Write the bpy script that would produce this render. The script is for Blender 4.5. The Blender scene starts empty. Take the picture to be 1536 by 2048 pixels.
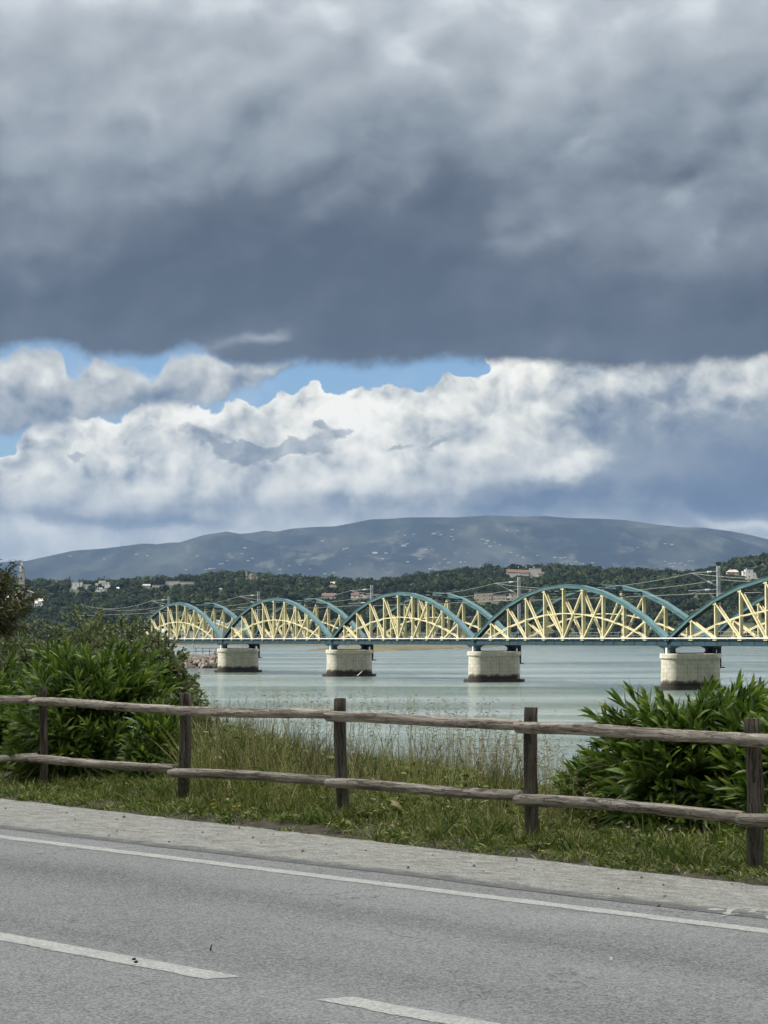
import bpy, bmesh, math, random
import numpy as np
from mathutils import Vector, Matrix
random.seed(7); RNG = np.random.default_rng(7)
S = bpy.context.scene
R = math.radians

# ---------------------------------------------------------------- camera
FPX = 4557.0; EYE = 1.55; PITCH = math.atan(255/FPX)
cam_d = bpy.data.cameras.new('camera'); cam = bpy.data.objects.new('camera', cam_d)
S.collection.objects.link(cam); S.camera = cam
cam_d.sensor_fit = 'VERTICAL'; cam_d.sensor_height = 24; cam_d.lens = FPX/2048*24
cam_d.clip_start = 0.1; cam_d.clip_end = 80000
cam.location = (0, 0, EYE); cam.rotation_euler = (R(90)+PITCH, 0, 0)
S.view_settings.view_transform = 'Standard'; S.view_settings.look = 'None'
S.view_settings.exposure = 0.0; S.view_settings.gamma = 1
S.render.engine = 'CYCLES'
S.cycles.use_denoising = True; S.cycles.use_adaptive_sampling = False
S.cycles.max_bounces = 6; S.cycles.diffuse_bounces = 3; S.cycles.glossy_bounces = 3
S.cycles.transmission_bounces = 3; S.cycles.transparent_max_bounces = 6; S.cycles.volume_bounces = 0
S.cycles.sample_clamp_indirect = 4

def ray(px, py):
    a = (px-768)/FPX; b = (1024-py)/FPX; c, s = math.cos(PITCH), math.sin(PITCH)
    return Vector((a, c-b*s, s+b*c))
def at(px, py, Y):
    d = ray(px, py); k = Y/d.y
    return Vector((d.x*k, Y, EYE+d.z*k))
def ground(px, py, z=0.0):
    d = ray(px, py); k = (z-EYE)/d.z
    return Vector((d.x*k, d.y*k, z))
def pxof(X, Y): return 768 + FPX*X/Y

# ---------------------------------------------------------------- sun
SUN_EL = R(40); sh = Vector((-0.975, -0.22, 0)).normalized()
sdir = Vector((sh.x*math.cos(SUN_EL), sh.y*math.cos(SUN_EL), math.sin(SUN_EL)))
sd = bpy.data.lights.new('sun', 'SUN'); sd.energy = 5.0; sd.angle = R(0.6); sd.color = (1, .95, .86)
so = bpy.data.objects.new('sun', sd); S.collection.objects.link(so); so.location = (0, 0, 60)
so.rotation_euler = sdir.to_track_quat('Z', 'Y').to_euler()

# ---------------------------------------------------------------- node helpers
class NT:
    def __init__(s, tree): s.t = tree; s.n = tree.nodes; s.l = tree.links
    def new(s, typ, **kw):
        n = s.n.new(typ)
        for k, v in kw.items(): setattr(n, k, v)
        return n
    def put(s, sock, v):
        if v is None: return
        if hasattr(v, 'is_output') or hasattr(v, 'links'): s.l.new(v, sock)
        else:
            if sock.type == 'RGBA' and not hasattr(v, '__len__'): v = (v, v, v, 1)
            elif sock.type == 'RGBA' and len(v) == 3: v = (*v, 1)
            sock.default_value = v
    def m(s, op, a, b=None, c=None, clamp=False):
        n = s.new('ShaderNodeMath', operation=op, use_clamp=clamp)
        s.put(n.inputs[0], a); s.put(n.inputs[1], b); s.put(n.inputs[2], c)
        return n.outputs[0]
    def vm(s, op, a, b=None, scale=None):
        n = s.new('ShaderNodeVectorMath', operation=op)
        s.put(n.inputs[0], a); s.put(n.inputs[1], b)
        if scale is not None: s.put(n.inputs['Scale'], scale)
        return n.outputs['Value'] if op in ('LENGTH', 'DOT_PRODUCT') else n.outputs[0]
    def ss(s, x, a, b):      # smoothstep from a to b
        n = s.new('ShaderNodeMapRange', interpolation_type='SMOOTHSTEP')
        s.put(n.inputs[0], x); s.put(n.inputs[1], a); s.put(n.inputs[2], b)
        return n.outputs[0]
    def lin(s, x, a, b, c=0.0, d=1.0):
        n = s.new('ShaderNodeMapRange'); s.put(n.inputs[0], x)
        for i, v in enumerate((a, b, c, d)): s.put(n.inputs[i+1], v)
        return n.outputs[0]
    def mix(s, f, a, b, blend='MIX'):
        n = s.new('ShaderNodeMix', data_type='RGBA', blend_type=blend)
        s.put(n.inputs[0], f); s.put(n.inputs[6], a); s.put(n.inputs[7], b)
        return n.outputs[2]
    def noise(s, vec, scale, detail=4, rough=.5, out=0, dist=0, lac=2.0):
        n = s.new('ShaderNodeTexNoise'); s.put(n.inputs['Vector'], vec)
        n.inputs['Scale'].default_value = scale; n.inputs['Detail'].default_value = detail
        n.inputs['Roughness'].default_value = rough; n.inputs['Distortion'].default_value = dist
        n.inputs['Lacunarity'].default_value = lac
        return n.outputs[out]
    def voro(s, vec, scale, detail=0, rough=.5, feature='F1', out='Distance'):
        n = s.new('ShaderNodeTexVoronoi', feature=feature); s.put(n.inputs['Vector'], vec)
        n.inputs['Scale'].default_value = scale
        if 'Detail' in n.inputs: n.inputs['Detail'].default_value = detail; n.inputs['Roughness'].default_value = rough
        return n.outputs[out]
    def ramp(s, f, stops, interp='LINEAR'):
        n = s.new('ShaderNodeValToRGB'); cr = n.color_ramp; cr.interpolation = interp
        while len(cr.elements) < len(stops): cr.elements.new(.5)
        for e, (p, c) in zip(cr.elements, stops):
            e.position = p; e.color = (*c, 1) if hasattr(c, '__len__') else (c, c, c, 1)
        s.put(n.inputs[0], f); return n.outputs[0]
    def curve(s, x, pts, x0, x1, y0, y1, smooth=True):
        n = s.new('ShaderNodeFloatCurve'); cv = n.mapping.curves[0]
        P = [((a-x0)/(x1-x0), (b-y0)/(y1-y0)) for a, b in pts]
        while len(cv.points) < len(P): cv.points.new(.5, .5)
        for p, q in zip(cv.points, P):
            p.location = q; p.handle_type = 'AUTO_CLAMPED' if smooth else 'VECTOR'
        n.mapping.update(); s.put(n.inputs['Value'], s.lin(x, x0, x1))
        n.inputs['Factor'].default_value = 1
        return s.lin(n.outputs[0], 0.0, 1.0, y0, y1)

# ---------------------------------------------------------------- sky
w = bpy.data.worlds.new('World'); S.world = w; w.use_nodes = True
T = NT(w.node_tree); w.node_tree.nodes.clear()
out = T.new('ShaderNodeOutputWorld'); bg = T.new('ShaderNodeBackground')
bg.inputs['Strength'].default_value = 0.1; T.l.new(bg.outputs[0], out.inputs[0])
sky = T.new('ShaderNodeTexSky', sky_type='NISHITA', sun_disc=False)
sky.sun_elevation = SUN_EL; sky.sun_rotation = math.atan2(sh.x, sh.y) % (2*math.pi)
sky.air_density = 1.0; sky.dust_density = .4; sky.ozone_density = 2.0
tc = T.new('ShaderNodeTexCoord'); D = tc.outputs['Generated']
sep = T.new('ShaderNodeSeparateXYZ'); T.l.new(D, sep.inputs[0])
dx, dy, dz = sep.outputs
# U: azimuth, V: elevation, both in units of 1/4557 rad with round numbers that are easy to plan with
U = T.m('ADD', T.m('MULTIPLY', T.m('ARCTAN2', dx, dy), FPX), 768)
V = T.m('SUBTRACT', 1279, T.m('MULTIPLY', T.m('ARCSINE', dz), FPX))
stretch = T.vm('MULTIPLY', D, (1, 1, 1.5))
wn = T.noise(stretch, 22, 5, .55, out=1)
wsep = T.new('ShaderNodeSeparateXYZ'); T.l.new(wn, wsep.inputs[0])
wx = T.m('SUBTRACT', wsep.outputs[0], .5); wy = T.m('SUBTRACT', wsep.outputs[1], .5)
Uw = T.m('ADD', U, T.m('MULTIPLY', wx, 230)); Vw = T.m('ADD', V, T.m('MULTIPLY', wy, 130))
wn2 = T.noise(stretch, 90, 4, .6, out=1)
w2 = T.new('ShaderNodeSeparateXYZ'); T.l.new(wn2, w2.inputs[0])
Uf = T.m('ADD', U, T.m('MULTIPLY', T.m('SUBTRACT', w2.outputs[0], .5), 90))
Vf = T.m('ADD', V, T.m('MULTIPLY', T.m('SUBTRACT', w2.outputs[1], .5), 60))
def blob(cx, cy, rx, ry, u=None, v=None, k=0.0):
    u = u or Uw; v = v or Vw
    a = T.m('DIVIDE', T.m('SUBTRACT', u, cx), rx)
    vv = T.m('SUBTRACT', v, cy)
    if k: vv = T.m('SUBTRACT', vv, T.m('MULTIPLY', T.m('SUBTRACT', u, cx), k))
    b = T.m('DIVIDE', vv, ry)
    q = T.m('ADD', T.m('MULTIPLY', a, a), T.m('MULTIPLY', b, b))
    return T.m('EXPONENT', T.m('MULTIPLY', q, -1))
def blobs(lst, u=None, v=None):
    acc = None
    for it in lst:
        cx, cy, rx, ry, amp = it[:5]; k = it[5] if len(it) > 5 else 0.0
        b = T.m('MULTIPLY', blob(cx, cy, rx, ry, u, v, k), amp)
        acc = b if acc is None else T.m('ADD', acc, b)
    return acc
def relief(vec, off, s1, s2, det=5):
    def H(v):
        a = T.noise(v, s1, det, .52)
        b = T.voro(v, s2, min(det-2, 2.5), .55)
        return T.m('SUBTRACT', T.m('MULTIPLY', a, 1.1), T.m('MULTIPLY', b, .55))
    h0 = H(vec); h1 = H(T.vm('ADD', vec, off))
    return h0, T.m('SUBTRACT', h0, h1)
wv = T.vm('ADD', T.vm('MULTIPLY', D, (1, 1, 1.1)), T.vm('SCALE', T.vm('SUBTRACT', T.noise(D, 45, 3, .5, out=1), (.5, .5, .5)), scale=.012))
Hc, Lc = relief(wv, (-.0040, 0, .006), 38, 52)          # cumulus relief, light from upper left
Hs, Ls = relief(T.vm('MULTIPLY', wv, (1, 1, 1.25)), (-.008, 0, .009), 17, 24, 3)     # large soft relief
hcn = T.m('SUBTRACT', Hc, .32)
# --- cumulus bank
topc = T.curve(U, [(-400, 860), (-60, 950), (0, 922), (30, 900), (60, 870), (110, 848), (200, 852), (300, 826), (345, 810), (400, 822), (480, 812), (505, 828),
    (560, 806), (612, 802), (635, 785), (662, 802), (700, 791), (735, 802), (770, 789), (830, 798), (865, 800), (885, 772), (940, 764),
    (985, 750), (1030, 738), (1090, 728), (1200, 725), (1536, 700), (1900, 640)], -400, 1900, 400, 1400)
ec = T.m('ADD', T.m('SUBTRACT', V, topc), T.m('SUBTRACT', T.m('MULTIPLY', hcn, -75), 9))
mcum = T.ss(ec, -3, 4)
amp = T.m('ADD', T.m('MULTIPLY', T.ss(V, 1060, 860), .75), .2)
amp = T.m('MULTIPLY', amp, T.m('SUBTRACT', 1.0, blob(1480, 930, 420, 150), clamp=True))
patch = T.m('SUBTRACT', T.noise(T.vm('MULTIPLY', wv, (1, 1, 1.1)), 27, 8, .6, dist=.25), .5)
litc = T.m('ADD', T.m('MULTIPLY', T.m('MULTIPLY', Lc, .85), amp), T.m('MULTIPLY', T.m('MULTIPLY', Ls, .75), T.m('ADD', amp, .15)))
litc = T.m('ADD', litc, T.m('MULTIPLY', T.m('MULTIPLY', patch, 1.35), T.m('ADD', amp, .1)))
basec = T.curve(V, [(600, .66), (760, .72), (820, .74), (900, .70), (960, .68), (1000, .58), (1030, .50), (1060, .55), (1100, .58), (1280, .55)], 600, 1280, 0, 1)
shade = blobs([(1380, 790, 330, 60, -.20), (1500, 940, 330, 110, -.46), (1330, 860, 230, 60, -.16), (1150, 985, 260, 40, -.24), (870, 1012, 260, 24, -.14), (1130, 800, 110, 70, -.10), (300, 1046, 190, 13, -.20),
    (1480, 1052, 110, 14, .26, .25), (70, 960, 80, 35, .08), (230, 1010, 120, 20, .10), (600, 850, 200, 60, .14), (1000, 830, 60, 60, .08), (1130, 930, 70, 22, .34, -.15), (1190, 915, 55, 20, .26),
    (960, 940, 110, 30, -.10), (1120, 760, 90, 22, .12), (1500, 770, 120, 22, .16), (700, 960, 180, 30, .1), (60, 1065, 60, 12, .12), (130, 930, 50, 40, -.06), (860, 800, 40, 50, .06)])
bright = T.m('ADD', T.m('ADD', basec, shade), T.m('MULTIPLY', litc, .85))
bright = T.m('ADD', bright, T.m('MULTIPLY', T.m('MULTIPLY', T.ss(ec, 40, 0), .16), T.ss(U, 1150, 950)))
colc = T.ramp(bright, [(0.0, (.085, .135, .22)), (.2, (.15, .205, .29)), (.4, (.31, .36, .41)), (.6, (.60, .63, .62)), (.8, (.87, .87, .80)), (1.0, (1.06, 1.04, .96))])
# --- left middle cloud
topm = T.curve(U, [(-500, 700), (-60, 742), (0, 738), (50, 727), (95, 729), (125, 745), (150, 780), (172, 765), (195, 748), (240, 756), (300, 772), (345, 735), (450, 735), (560, 738), (600, 745), (640, 790), (700, 900)], -500, 700, 600, 1000)
botm = T.curve(U, [(-500, 830), (0, 880), (60, 874), (130, 866), (220, 850), (320, 834), (400, 824), (470, 800), (520, 775), (590, 752), (640, 740), (700, 640)], -500, 700, 600, 1000)
em1 = T.m('ADD', T.m('SUBTRACT', V, topm), T.m('MULTIPLY', hcn, -55))
em2 = T.m('ADD', T.m('SUBTRACT', botm, V), T.m('MULTIPLY', hcn, 55))
mmid = T.m('MULTIPLY', T.m('MULTIPLY', T.ss(em1, -6, 14), T.ss(em2, -12, 14)), T.ss(U, 690, 640))
thick = T.m('DIVIDE', em2, T.m('MAXIMUM', T.m('ADD', em1, em2), 10))
bm = T.m('ADD', T.m('ADD', T.m('MULTIPLY', thick, .38), .34), T.m('MULTIPLY', litc, .65))
colm = T.ramp(bm, [(0.0, (.12, .17, .25)), (.25, (.23, .29, .36)), (.5, (.42, .46, .49)), (.75, (.62, .64, .63)), (1.0, (.86, .87, .82))])
# --- small grey clouds in front of the cumulus
bs = blobs([(420, 880, 70, 26, 1.0, .35), (470, 912, 55, 17, .9), (600, 888, 85, 24, 1.0), (640, 850, 30, 14, .8), (690, 868, 40, 11, .8), (560, 905, 60, 16, .8), (790, 896, 65, 14, 1.0, -.15), (880, 878, 45, 18, .8, -.4),
    (150, 915, 50, 9, .7), (280, 935, 28, 7, .7), (880, 905, 50, 8, .5), (30, 965, 30, 9, .6)], Uf, Vf)
msm = T.m('MULTIPLY', T.ss(T.m('ADD', bs, T.m('MULTIPLY', hcn, 1.3)), .16, .62), .86)
cols = T.mix(T.m('ADD', T.m('MULTIPLY', litc, 1.6), .35, clamp=True), (.23, .285, .335), (.56, .60, .61))
# --- dark bank overhead
botd = T.curve(U, [(-600, 740), (-100, 720), (0, 712), (50, 706), (100, 698), (150, 706), (220, 722), (280, 722), (330, 712), (370, 700), (420, 722), (500, 738), (560, 728), (600, 733), (680, 740), (760, 731), (830, 727), (920, 732), (1000, 737), (1100, 742), (1200, 745), (1300, 745), (1420, 738), (1536, 730), (2200, 700)], -600, 2200, 600, 800)
ed = T.m('ADD', T.m('SUBTRACT', botd, V), T.m('MULTIPLY', T.m('SUBTRACT', T.noise(D, 48, 6, .6, dist=.3), .5), 62))
mdk = T.ss(ed, -10, 22)
based = T.curve(V, [(-6000, 1.29), (-4500, 1.22), (-3000, .62), (-1500, .50), (-400, .46), (0, .50), (100, .45), (200, .37), (300, .285), (400, .21), (500, .155), (600, .118), (680, .11), (740, .115)], -6000, 800, 0, 1.3)
modd = blobs([(560, 470, 260, 95, -.045), (480, 560, 420, 60, -.02), (900, 640, 240, 50, -.02), (1420, 420, 190, 120, .085), (1150, 520, 180, 60, .03, .1), (1150, 300, 190, 90, -.015, .3), (780, 110, 80, 50, .09, .6),
    (870, 180, 70, 30, .05, .8), (560, 170, 260, 40, .03), (330, 110, 220, 60, -.05), (130, 60, 120, 60, -.03), (70, 350, 60, 25, .04), (560, 80, 200, 60, -.03), (1300, 60, 260, 60, .05), (1150, 60, 120, 70, .05), (400, 20, 300, 22, .05),
    (1380, 400, 40, 22, .09, -.5), (1430, 480, 18, 26, .08), (1180, 305, 34, 12, .08, -.3), (300, 255, 26, 40, .07, .9), (1040, 490, 70, 22, .06, -.3), (150, 520, 60, 60, .03), (950, 250, 40, 60, .03, -.9),
    (545, 682, 55, 16, .15, -.2), (375, 712, 45, 16, .17, -.2), (480, 692, 100, 16, .08, -.2), (320, 745, 80, 20, .12), (620, 300, 220, 60, .01)])
fine = T.noise(T.vm('MULTIPLY', wv, (1, 1, 1.2)), 15, 10, .60, dist=.35)
midn = T.noise(T.vm('MULTIPLY', D, (1, 1, 1.35)), 5.5, 6, .52, dist=.7)
bd = T.m('ADD', based, modd)
cont = T.lin(V, 150, 740, .34, .135)
bd = T.m('ADD', bd, T.m('MULTIPLY', T.m('SUBTRACT', fine, .5), cont))
bd = T.m('ADD', bd, T.m('MULTIPLY', T.m('SUBTRACT', midn, .5), T.m('MULTIPLY', cont, 1.5)))
bd = T.m('ADD', bd, T.m('MULTIPLY', Ls, T.m('MULTIPLY', cont, .8)))
back = T.m('MULTIPLY', T.ss(dy, .2, -.6), .02)                    # brighter broken cloud behind the viewer
bd = T.m('MAXIMUM', T.m('ADD', bd, back), .07)
cold = T.ramp(bd, [(0.0, (.055, .075, .11)), (.15, (.128, .156, .198)), (.3, (.288, .332, .376)), (.5, (.50, .545, .585)), (.70, (.86, .90, .92)), (.95, (2.5, 2.5, 2.45)), (1, (4.1, 4.05, 3.9))])
# sunlit wisps where the bank thins out
col = T.vm('SCALE', sky.outputs[0], scale=.1)
col = T.mix(T.m('MULTIPLY', T.ss(T.noise(D, 30, 4, .6), .45, .8), .35), T.mix(1.0, col, (.80, .98, 1.22), 'MULTIPLY'), (.6, .66, .72))
col = T.mix(mcum, col, colc)
col = T.mix(msm, col, cols)
col = T.mix(mmid, col, colm)
col = T.mix(mdk, col, cold)
lowback = T.m('MULTIPLY', T.ss(dy, .25, -.25), T.ss(V, -1900, -600))      # low sky behind the viewer, dimmed to cut the fill light on facing surfaces
col = T.vm('SCALE', col, scale=T.m('SUBTRACT', 1.0, T.m('MULTIPLY', lowback, .84)))
T.l.new(T.vm('SCALE', col, scale=10.0), bg.inputs['Color'])
try: w.cycles.sampling_method = 'MANUAL'; w.cycles.sample_map_resolution = 1024
except Exception: pass

# ---------------------------------------------------------------- object helpers
COL = S.collection
def tag(o, label=None, cat=None, group=None, kind=None):
    if label: o['label'] = label
    if cat: o['category'] = cat
    if group: o['group'] = group
    if kind: o['kind'] = kind
    return o
def empty(name, loc=(0, 0, 0), label=None, cat=None, group=None, rz=0.0):
    o = bpy.data.objects.new(name, None); COL.objects.link(o); o.location = loc; o.rotation_euler = (0, 0, rz)
    o.empty_display_size = .1
    return tag(o, label, cat, group)
def npmesh(name, verts, faces, mats, smooth=False, matidx=None, attrs=None, uv=None):
    """verts (n,3), faces (m,k) array"""
    me = bpy.data.meshes.new(name); verts = np.asarray(verts, np.float32); faces = np.asarray(faces, np.int32)
    k = faces.shape[1]; me.vertices.add(len(verts)); me.vertices.foreach_set('co', verts.ravel())
    me.loops.add(faces.size); me.loops.foreach_set('vertex_index', faces.ravel())
    me.polygons.add(len(faces)); me.polygons.foreach_set('loop_start', np.arange(0, faces.size, k, dtype=np.int32))
    me.polygons.foreach_set('loop_total', np.full(len(faces), k, np.int32))
    me.polygons.foreach_set('use_smooth', np.full(len(faces), smooth, bool))
    for m in (mats if isinstance(mats, (list, tuple)) else [mats]): me.materials.append(m)
    if matidx is not None: me.polygons.foreach_set('material_index', np.asarray(matidx, np.int32))
    if attrs:
        for an, av in attrs.items():
            a = me.attributes.new(an, 'FLOAT', 'POINT'); a.data.foreach_set('value', np.asarray(av, np.float32))
    me.update(calc_edges=True); me.validate()
    return me
def link(name, me, parent=None, loc=None):
    o = bpy.data.objects.new(name, me); COL.objects.link(o)
    if parent: o.parent = parent
    if loc is not None: o.location = loc
    return o
class MB:
    """collects small convex pieces in one mesh (python lists)"""
    def __init__(s): s.v = []; s.f = []; s.uv = None
    def add(s, vs, fs):
        b = len(s.v); s.v += [tuple(v) for v in vs]; s.f += [tuple(i+b for i in f) for f in fs]
    def hexa(s, p):      # p: 8 corners, bottom ring then top ring
        s.add(p, [(3, 2, 1, 0), (4, 5, 6, 7), (0, 1, 5, 4), (1, 2, 6, 5), (2, 3, 7, 6), (3, 0, 4, 7)])
    def box(s, c, h, ax=None):
        c = Vector(c); X, Y, Z = ax or (Vector((1, 0, 0)), Vector((0, 1, 0)), Vector((0, 0, 1)))
        p = []
        for sz in (-1, 1):
            for sx, sy in ((-1, -1), (1, -1), (1, 1), (-1, 1)):
                p.append(c + X*(sx*h[0]) + Y*(sy*h[1]) + Z*(sz*h[2]))
        s.hexa(p)
    def bar(s, a, b, side, hs, hn):
        """box from a to b; hs half size along side, hn half size along the third axis"""
        a, b = Vector(a), Vector(b); d = (b-a); L = d.length; d.normalize()
        side = Vector(side); side = (side - d*side.dot(d)).normalized(); n = d.cross(side)
        s.box((a+b)/2, (hs, hn, L/2), (side, n, d))
    def tube(s, pts, rad, n=8, caps=True):
        pts = [Vector(p) for p in pts]; rad = rad if hasattr(rad, '__len__') else [rad]*len(pts)
        b = len(s.v); prev = None
        for i, p in enumerate(pts):
            d = (pts[min(i+1, len(pts)-1)] - pts[max(i-1, 0)]).normalized()
            u = prev if prev is not None else (Vector((0, 0, 1)) if abs(d.z) < .9 else Vector((1, 0, 0)))
            u = (u - d*u.dot(d)).normalized(); prev = u; q = d.cross(u)
            for k in range(n):
                t = 2*math.pi*k/n; s.v.append(tuple(p + (u*math.cos(t)+q*math.sin(t))*rad[i]))
        for i in range(len(pts)-1):
            for k in range(n):
                k2 = (k+1) % n; s.f.append((b+i*n+k, b+i*n+k2, b+(i+1)*n+k2, b+(i+1)*n+k))
        if caps:
            s.f.append(tuple(b+k for k in reversed(range(n)))); e = b+(len(pts)-1)*n; s.f.append(tuple(e+k for k in range(n)))
    def prism(s, outline, z0, z1):
        n = len(outline); b = len(s.v)
        s.v += [(x, y, z0) for x, y in outline] + [(x, y, z1) for x, y in outline]
        s.f += [tuple(b+i for i in reversed(range(n))), tuple(b+n+i for i in range(n))]
        s.f += [(b+i, b+(i+1) % n, b+n+(i+1) % n, b+n+i) for i in range(n)]
    def build(s, name, mat, parent=None, smooth=False, M=None, data_only=False):
        me = bpy.data.meshes.new(name); me.from_pydata(s.v, [], s.f)
        for m in (mat if isinstance(mat, (list, tuple)) else [mat]): me.materials.append(m)
        if smooth:
            for p in me.polygons: p.use_smooth = True
        if M is not None: me.transform(M)
        me.update()
        return me if data_only else link(name, me, parent)

# value noise in numpy
def vnoise(x, y, seed=0):
    xi = np.floor(x).astype(np.int64); yi = np.floor(y).astype(np.int64); xf = x-xi; yf = y-yi
    def h(a, b):
        n = (a*374761393 + b*668265263 + seed*1442695041) & 0xffffffff
        n = ((n ^ (n >> 13))*1274126177) & 0xffffffff
        return ((n ^ (n >> 16)) & 0xffff)/65535.0
    u = xf*xf*(3-2*xf); v = yf*yf*(3-2*yf)
    return (h(xi, yi)*(1-u)+h(xi+1, yi)*u)*(1-v) + (h(xi, yi+1)*(1-u)+h(xi+1, yi+1)*u)*v
def fbm(x, y, o=5, seed=0, g=.5):
    a = 1.0; t = 0; s = 0
    for i in range(o):
        t = t + a*vnoise(x, y, seed+i*17); s += a; a *= g; x = x*2.03+11.3; y = y*2.03+5.7
    return t/s

# ---------------------------------------------------------------- materials
def mat(name):
    m = bpy.data.materials.new(name); m.use_nodes = True; t = NT(m.node_tree); b = m.node_tree.nodes['Principled BSDF']
    return m, t, b
def simple(name, col, rough=.7, var=.15, scale=3.0, metal=0, bump=0, spec=.3):
    m, t, b = mat(name); co = t.new('ShaderNodeTexCoord').outputs['Object']
    n = t.noise(co, scale, 5, .6)
    c = t.mix(t.ss(n, .3, .7), tuple(x*(1-var) for x in col), tuple(min(1, x*(1+var)) for x in col))
    t.l.new(c, b.inputs['Base Color']); b.inputs['Roughness'].default_value = rough; b.inputs['Metallic'].default_value = metal
    b.inputs['Specular IOR Level'].default_value = spec
    if bump:
        bn = t.new('ShaderNodeBump'); bn.inputs['Strength'].default_value = bump; bn.inputs['Distance'].default_value = .02
        t.l.new(t.noise(co, scale*6, 4), bn.inputs['Height']); t.l.new(bn.outputs[0], b.inputs['Normal'])
    return m
def asphalt():
    m, t, b = mat('asphalt'); co = t.new('ShaderNodeTexCoord').outputs['Object']
    sp = t.voro(co, 95, 0, out='Color'); spf = t.new('ShaderNodeSeparateXYZ'); t.l.new(sp, spf.inputs[0])
    n1 = t.noise(co, 60, 3, .7); n2 = t.noise(co, .7, 4, .6); n3 = t.noise(t.vm('MULTIPLY', co, (.10, 1.0, 1)), 1.3, 3, .5); n4 = t.noise(t.vm('MULTIPLY', co, (1, .6, 1)), 17, 4, .75)
    v = t.m('ADD', t.m('MULTIPLY', t.m('SUBTRACT', spf.outputs[0], .5), .20), t.m('MULTIPLY', t.m('SUBTRACT', n1, .5), .24))
    v = t.m('ADD', v, t.m('MULTIPLY', t.m('SUBTRACT', n2, .5), .10)); v = t.m('ADD', v, t.m('MULTIPLY', t.m('SUBTRACT', n4, .5), .13)); v = t.m('ADD', v, t.m('MULTIPLY', t.m('SUBTRACT', n3, .5), .13))
    sx = t.new('ShaderNodeSeparateXYZ'); t.l.new(co, sx.inputs[0]); yy = sx.outputs[1]
    def band(c, wd): return t.m('EXPONENT', t.m('MULTIPLY', t.m('POWER', t.m('DIVIDE', t.m('ABSOLUTE', t.m('SUBTRACT', yy, c)), wd), 2.0), -1))
    tr = t.m('ADD', band(-1.15, .38), band(-2.75, .38))        # tyre tracks
    v = t.m('SUBTRACT', v, t.m('MULTIPLY', tr, .045))
    tint = t.noise(co, 22, 2, .6)
    c0 = t.mix(t.ss(tint, .35, .65), (.232, .240, .240), (.245, .242, .232))
    c = t.vm('ADD', c0, t.vm('MULTIPLY', t.new_comb(v), (1, 1, 1)))
    # pale bits of exposed stone
    stn = t.noise(t.vm('MULTIPLY', co, (.5, 1, 1)), 1.7, 5, .6); c = t.mix(t.m('MULTIPLY', t.ss(stn, .60, .72), .28), c, (.12, .12, .12))
    crk = t.voro(t.vm('ADD', co, t.vm('SCALE', t.noise(co, 3, 4, .6, out=1), scale=.5)), .55, 0, feature='DISTANCE_TO_EDGE'); c = t.mix(t.m('MULTIPLY', t.ss(crk, .007, .002), t.m('MULTIPLY', t.ss(n2, .50, .58), .6)), c, (.06, .06, .06))
    pk = t.voro(co, 24, 0); c = t.mix(t.m('MULTIPLY', t.m('LESS_THAN', pk, .075), .55), c, (.45, .45, .44))
    t.l.new(c, b.inputs['Base Color']); b.inputs['Roughness'].default_value = .85; b.inputs['Specular IOR Level'].default_value = .3
    bn = t.new('ShaderNodeBump'); bn.inputs['Strength'].default_value = .8; bn.inputs['Distance'].default_value = .006
    t.l.new(t.voro(co, 90, 1), bn.inputs['Height']); t.l.new(bn.outputs[0], b.inputs['Normal'])
    return m
def _comb(self, v):
    n = self.new('ShaderNodeCombineXYZ')
    for i in range(3): self.l.new(v, n.inputs[i])
    return n.outputs[0]
NT.new_comb = _comb
def gravel():
    m, t, b = mat('worn_gravel_shoulder'); co = t.new('ShaderNodeTexCoord').outputs['Object']
    n1 = t.noise(co, 38, 4, .7); n2 = t.noise(co, 1.2, 4, .6); st = t.noise(t.vm('MULTIPLY', co, (.55, 1, 1)), 9.0, 6, .80); vr = t.voro(co, 42, 1)
    v = t.m('ADD', t.m('MULTIPLY', t.m('SUBTRACT', n1, .5), .36), t.m('MULTIPLY', t.m('SUBTRACT', n2, .5), .14))
    v = t.m('ADD', v, t.m('MULTIPLY', t.m('SUBTRACT', st, .5), .85)); v = t.m('SUBTRACT', v, t.m('MULTIPLY', t.ss(vr, .40, .70), .20))
    c = t.vm('ADD', (.53, .525, .49), t.new_comb(v))
    c = t.mix(t.m('MULTIPLY', t.ss(t.noise(co, .9, 3), .55, .75), .5), c, (.42, .39, .33))
    inn = t.new('ShaderNodeAttribute', attribute_name='inner').outputs['Fac']; inn = t.m('ADD', inn, t.m('MULTIPLY', t.m('SUBTRACT', t.noise(co, 5, 5, .7), .5), 1.3))
    c = t.mix(t.ss(inn, .75, .2), c, t.vm('ADD', (.245, .248, .242), t.new_comb(t.m('MULTIPLY', v, .35))))
    t.l.new(c, b.inputs['Base Color']); b.inputs['Roughness'].default_value = .95; b.inputs['Specular IOR Level'].default_value = .2
    bn = t.new('ShaderNodeBump'); bn.inputs['Strength'].default_value = 1; bn.inputs['Distance'].default_value = .015
    t.l.new(t.m('ADD', n1, t.m('MULTIPLY', vr, -1)), bn.inputs['Height']); t.l.new(bn.outputs[0], b.inputs['Normal'])
    return m
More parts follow.
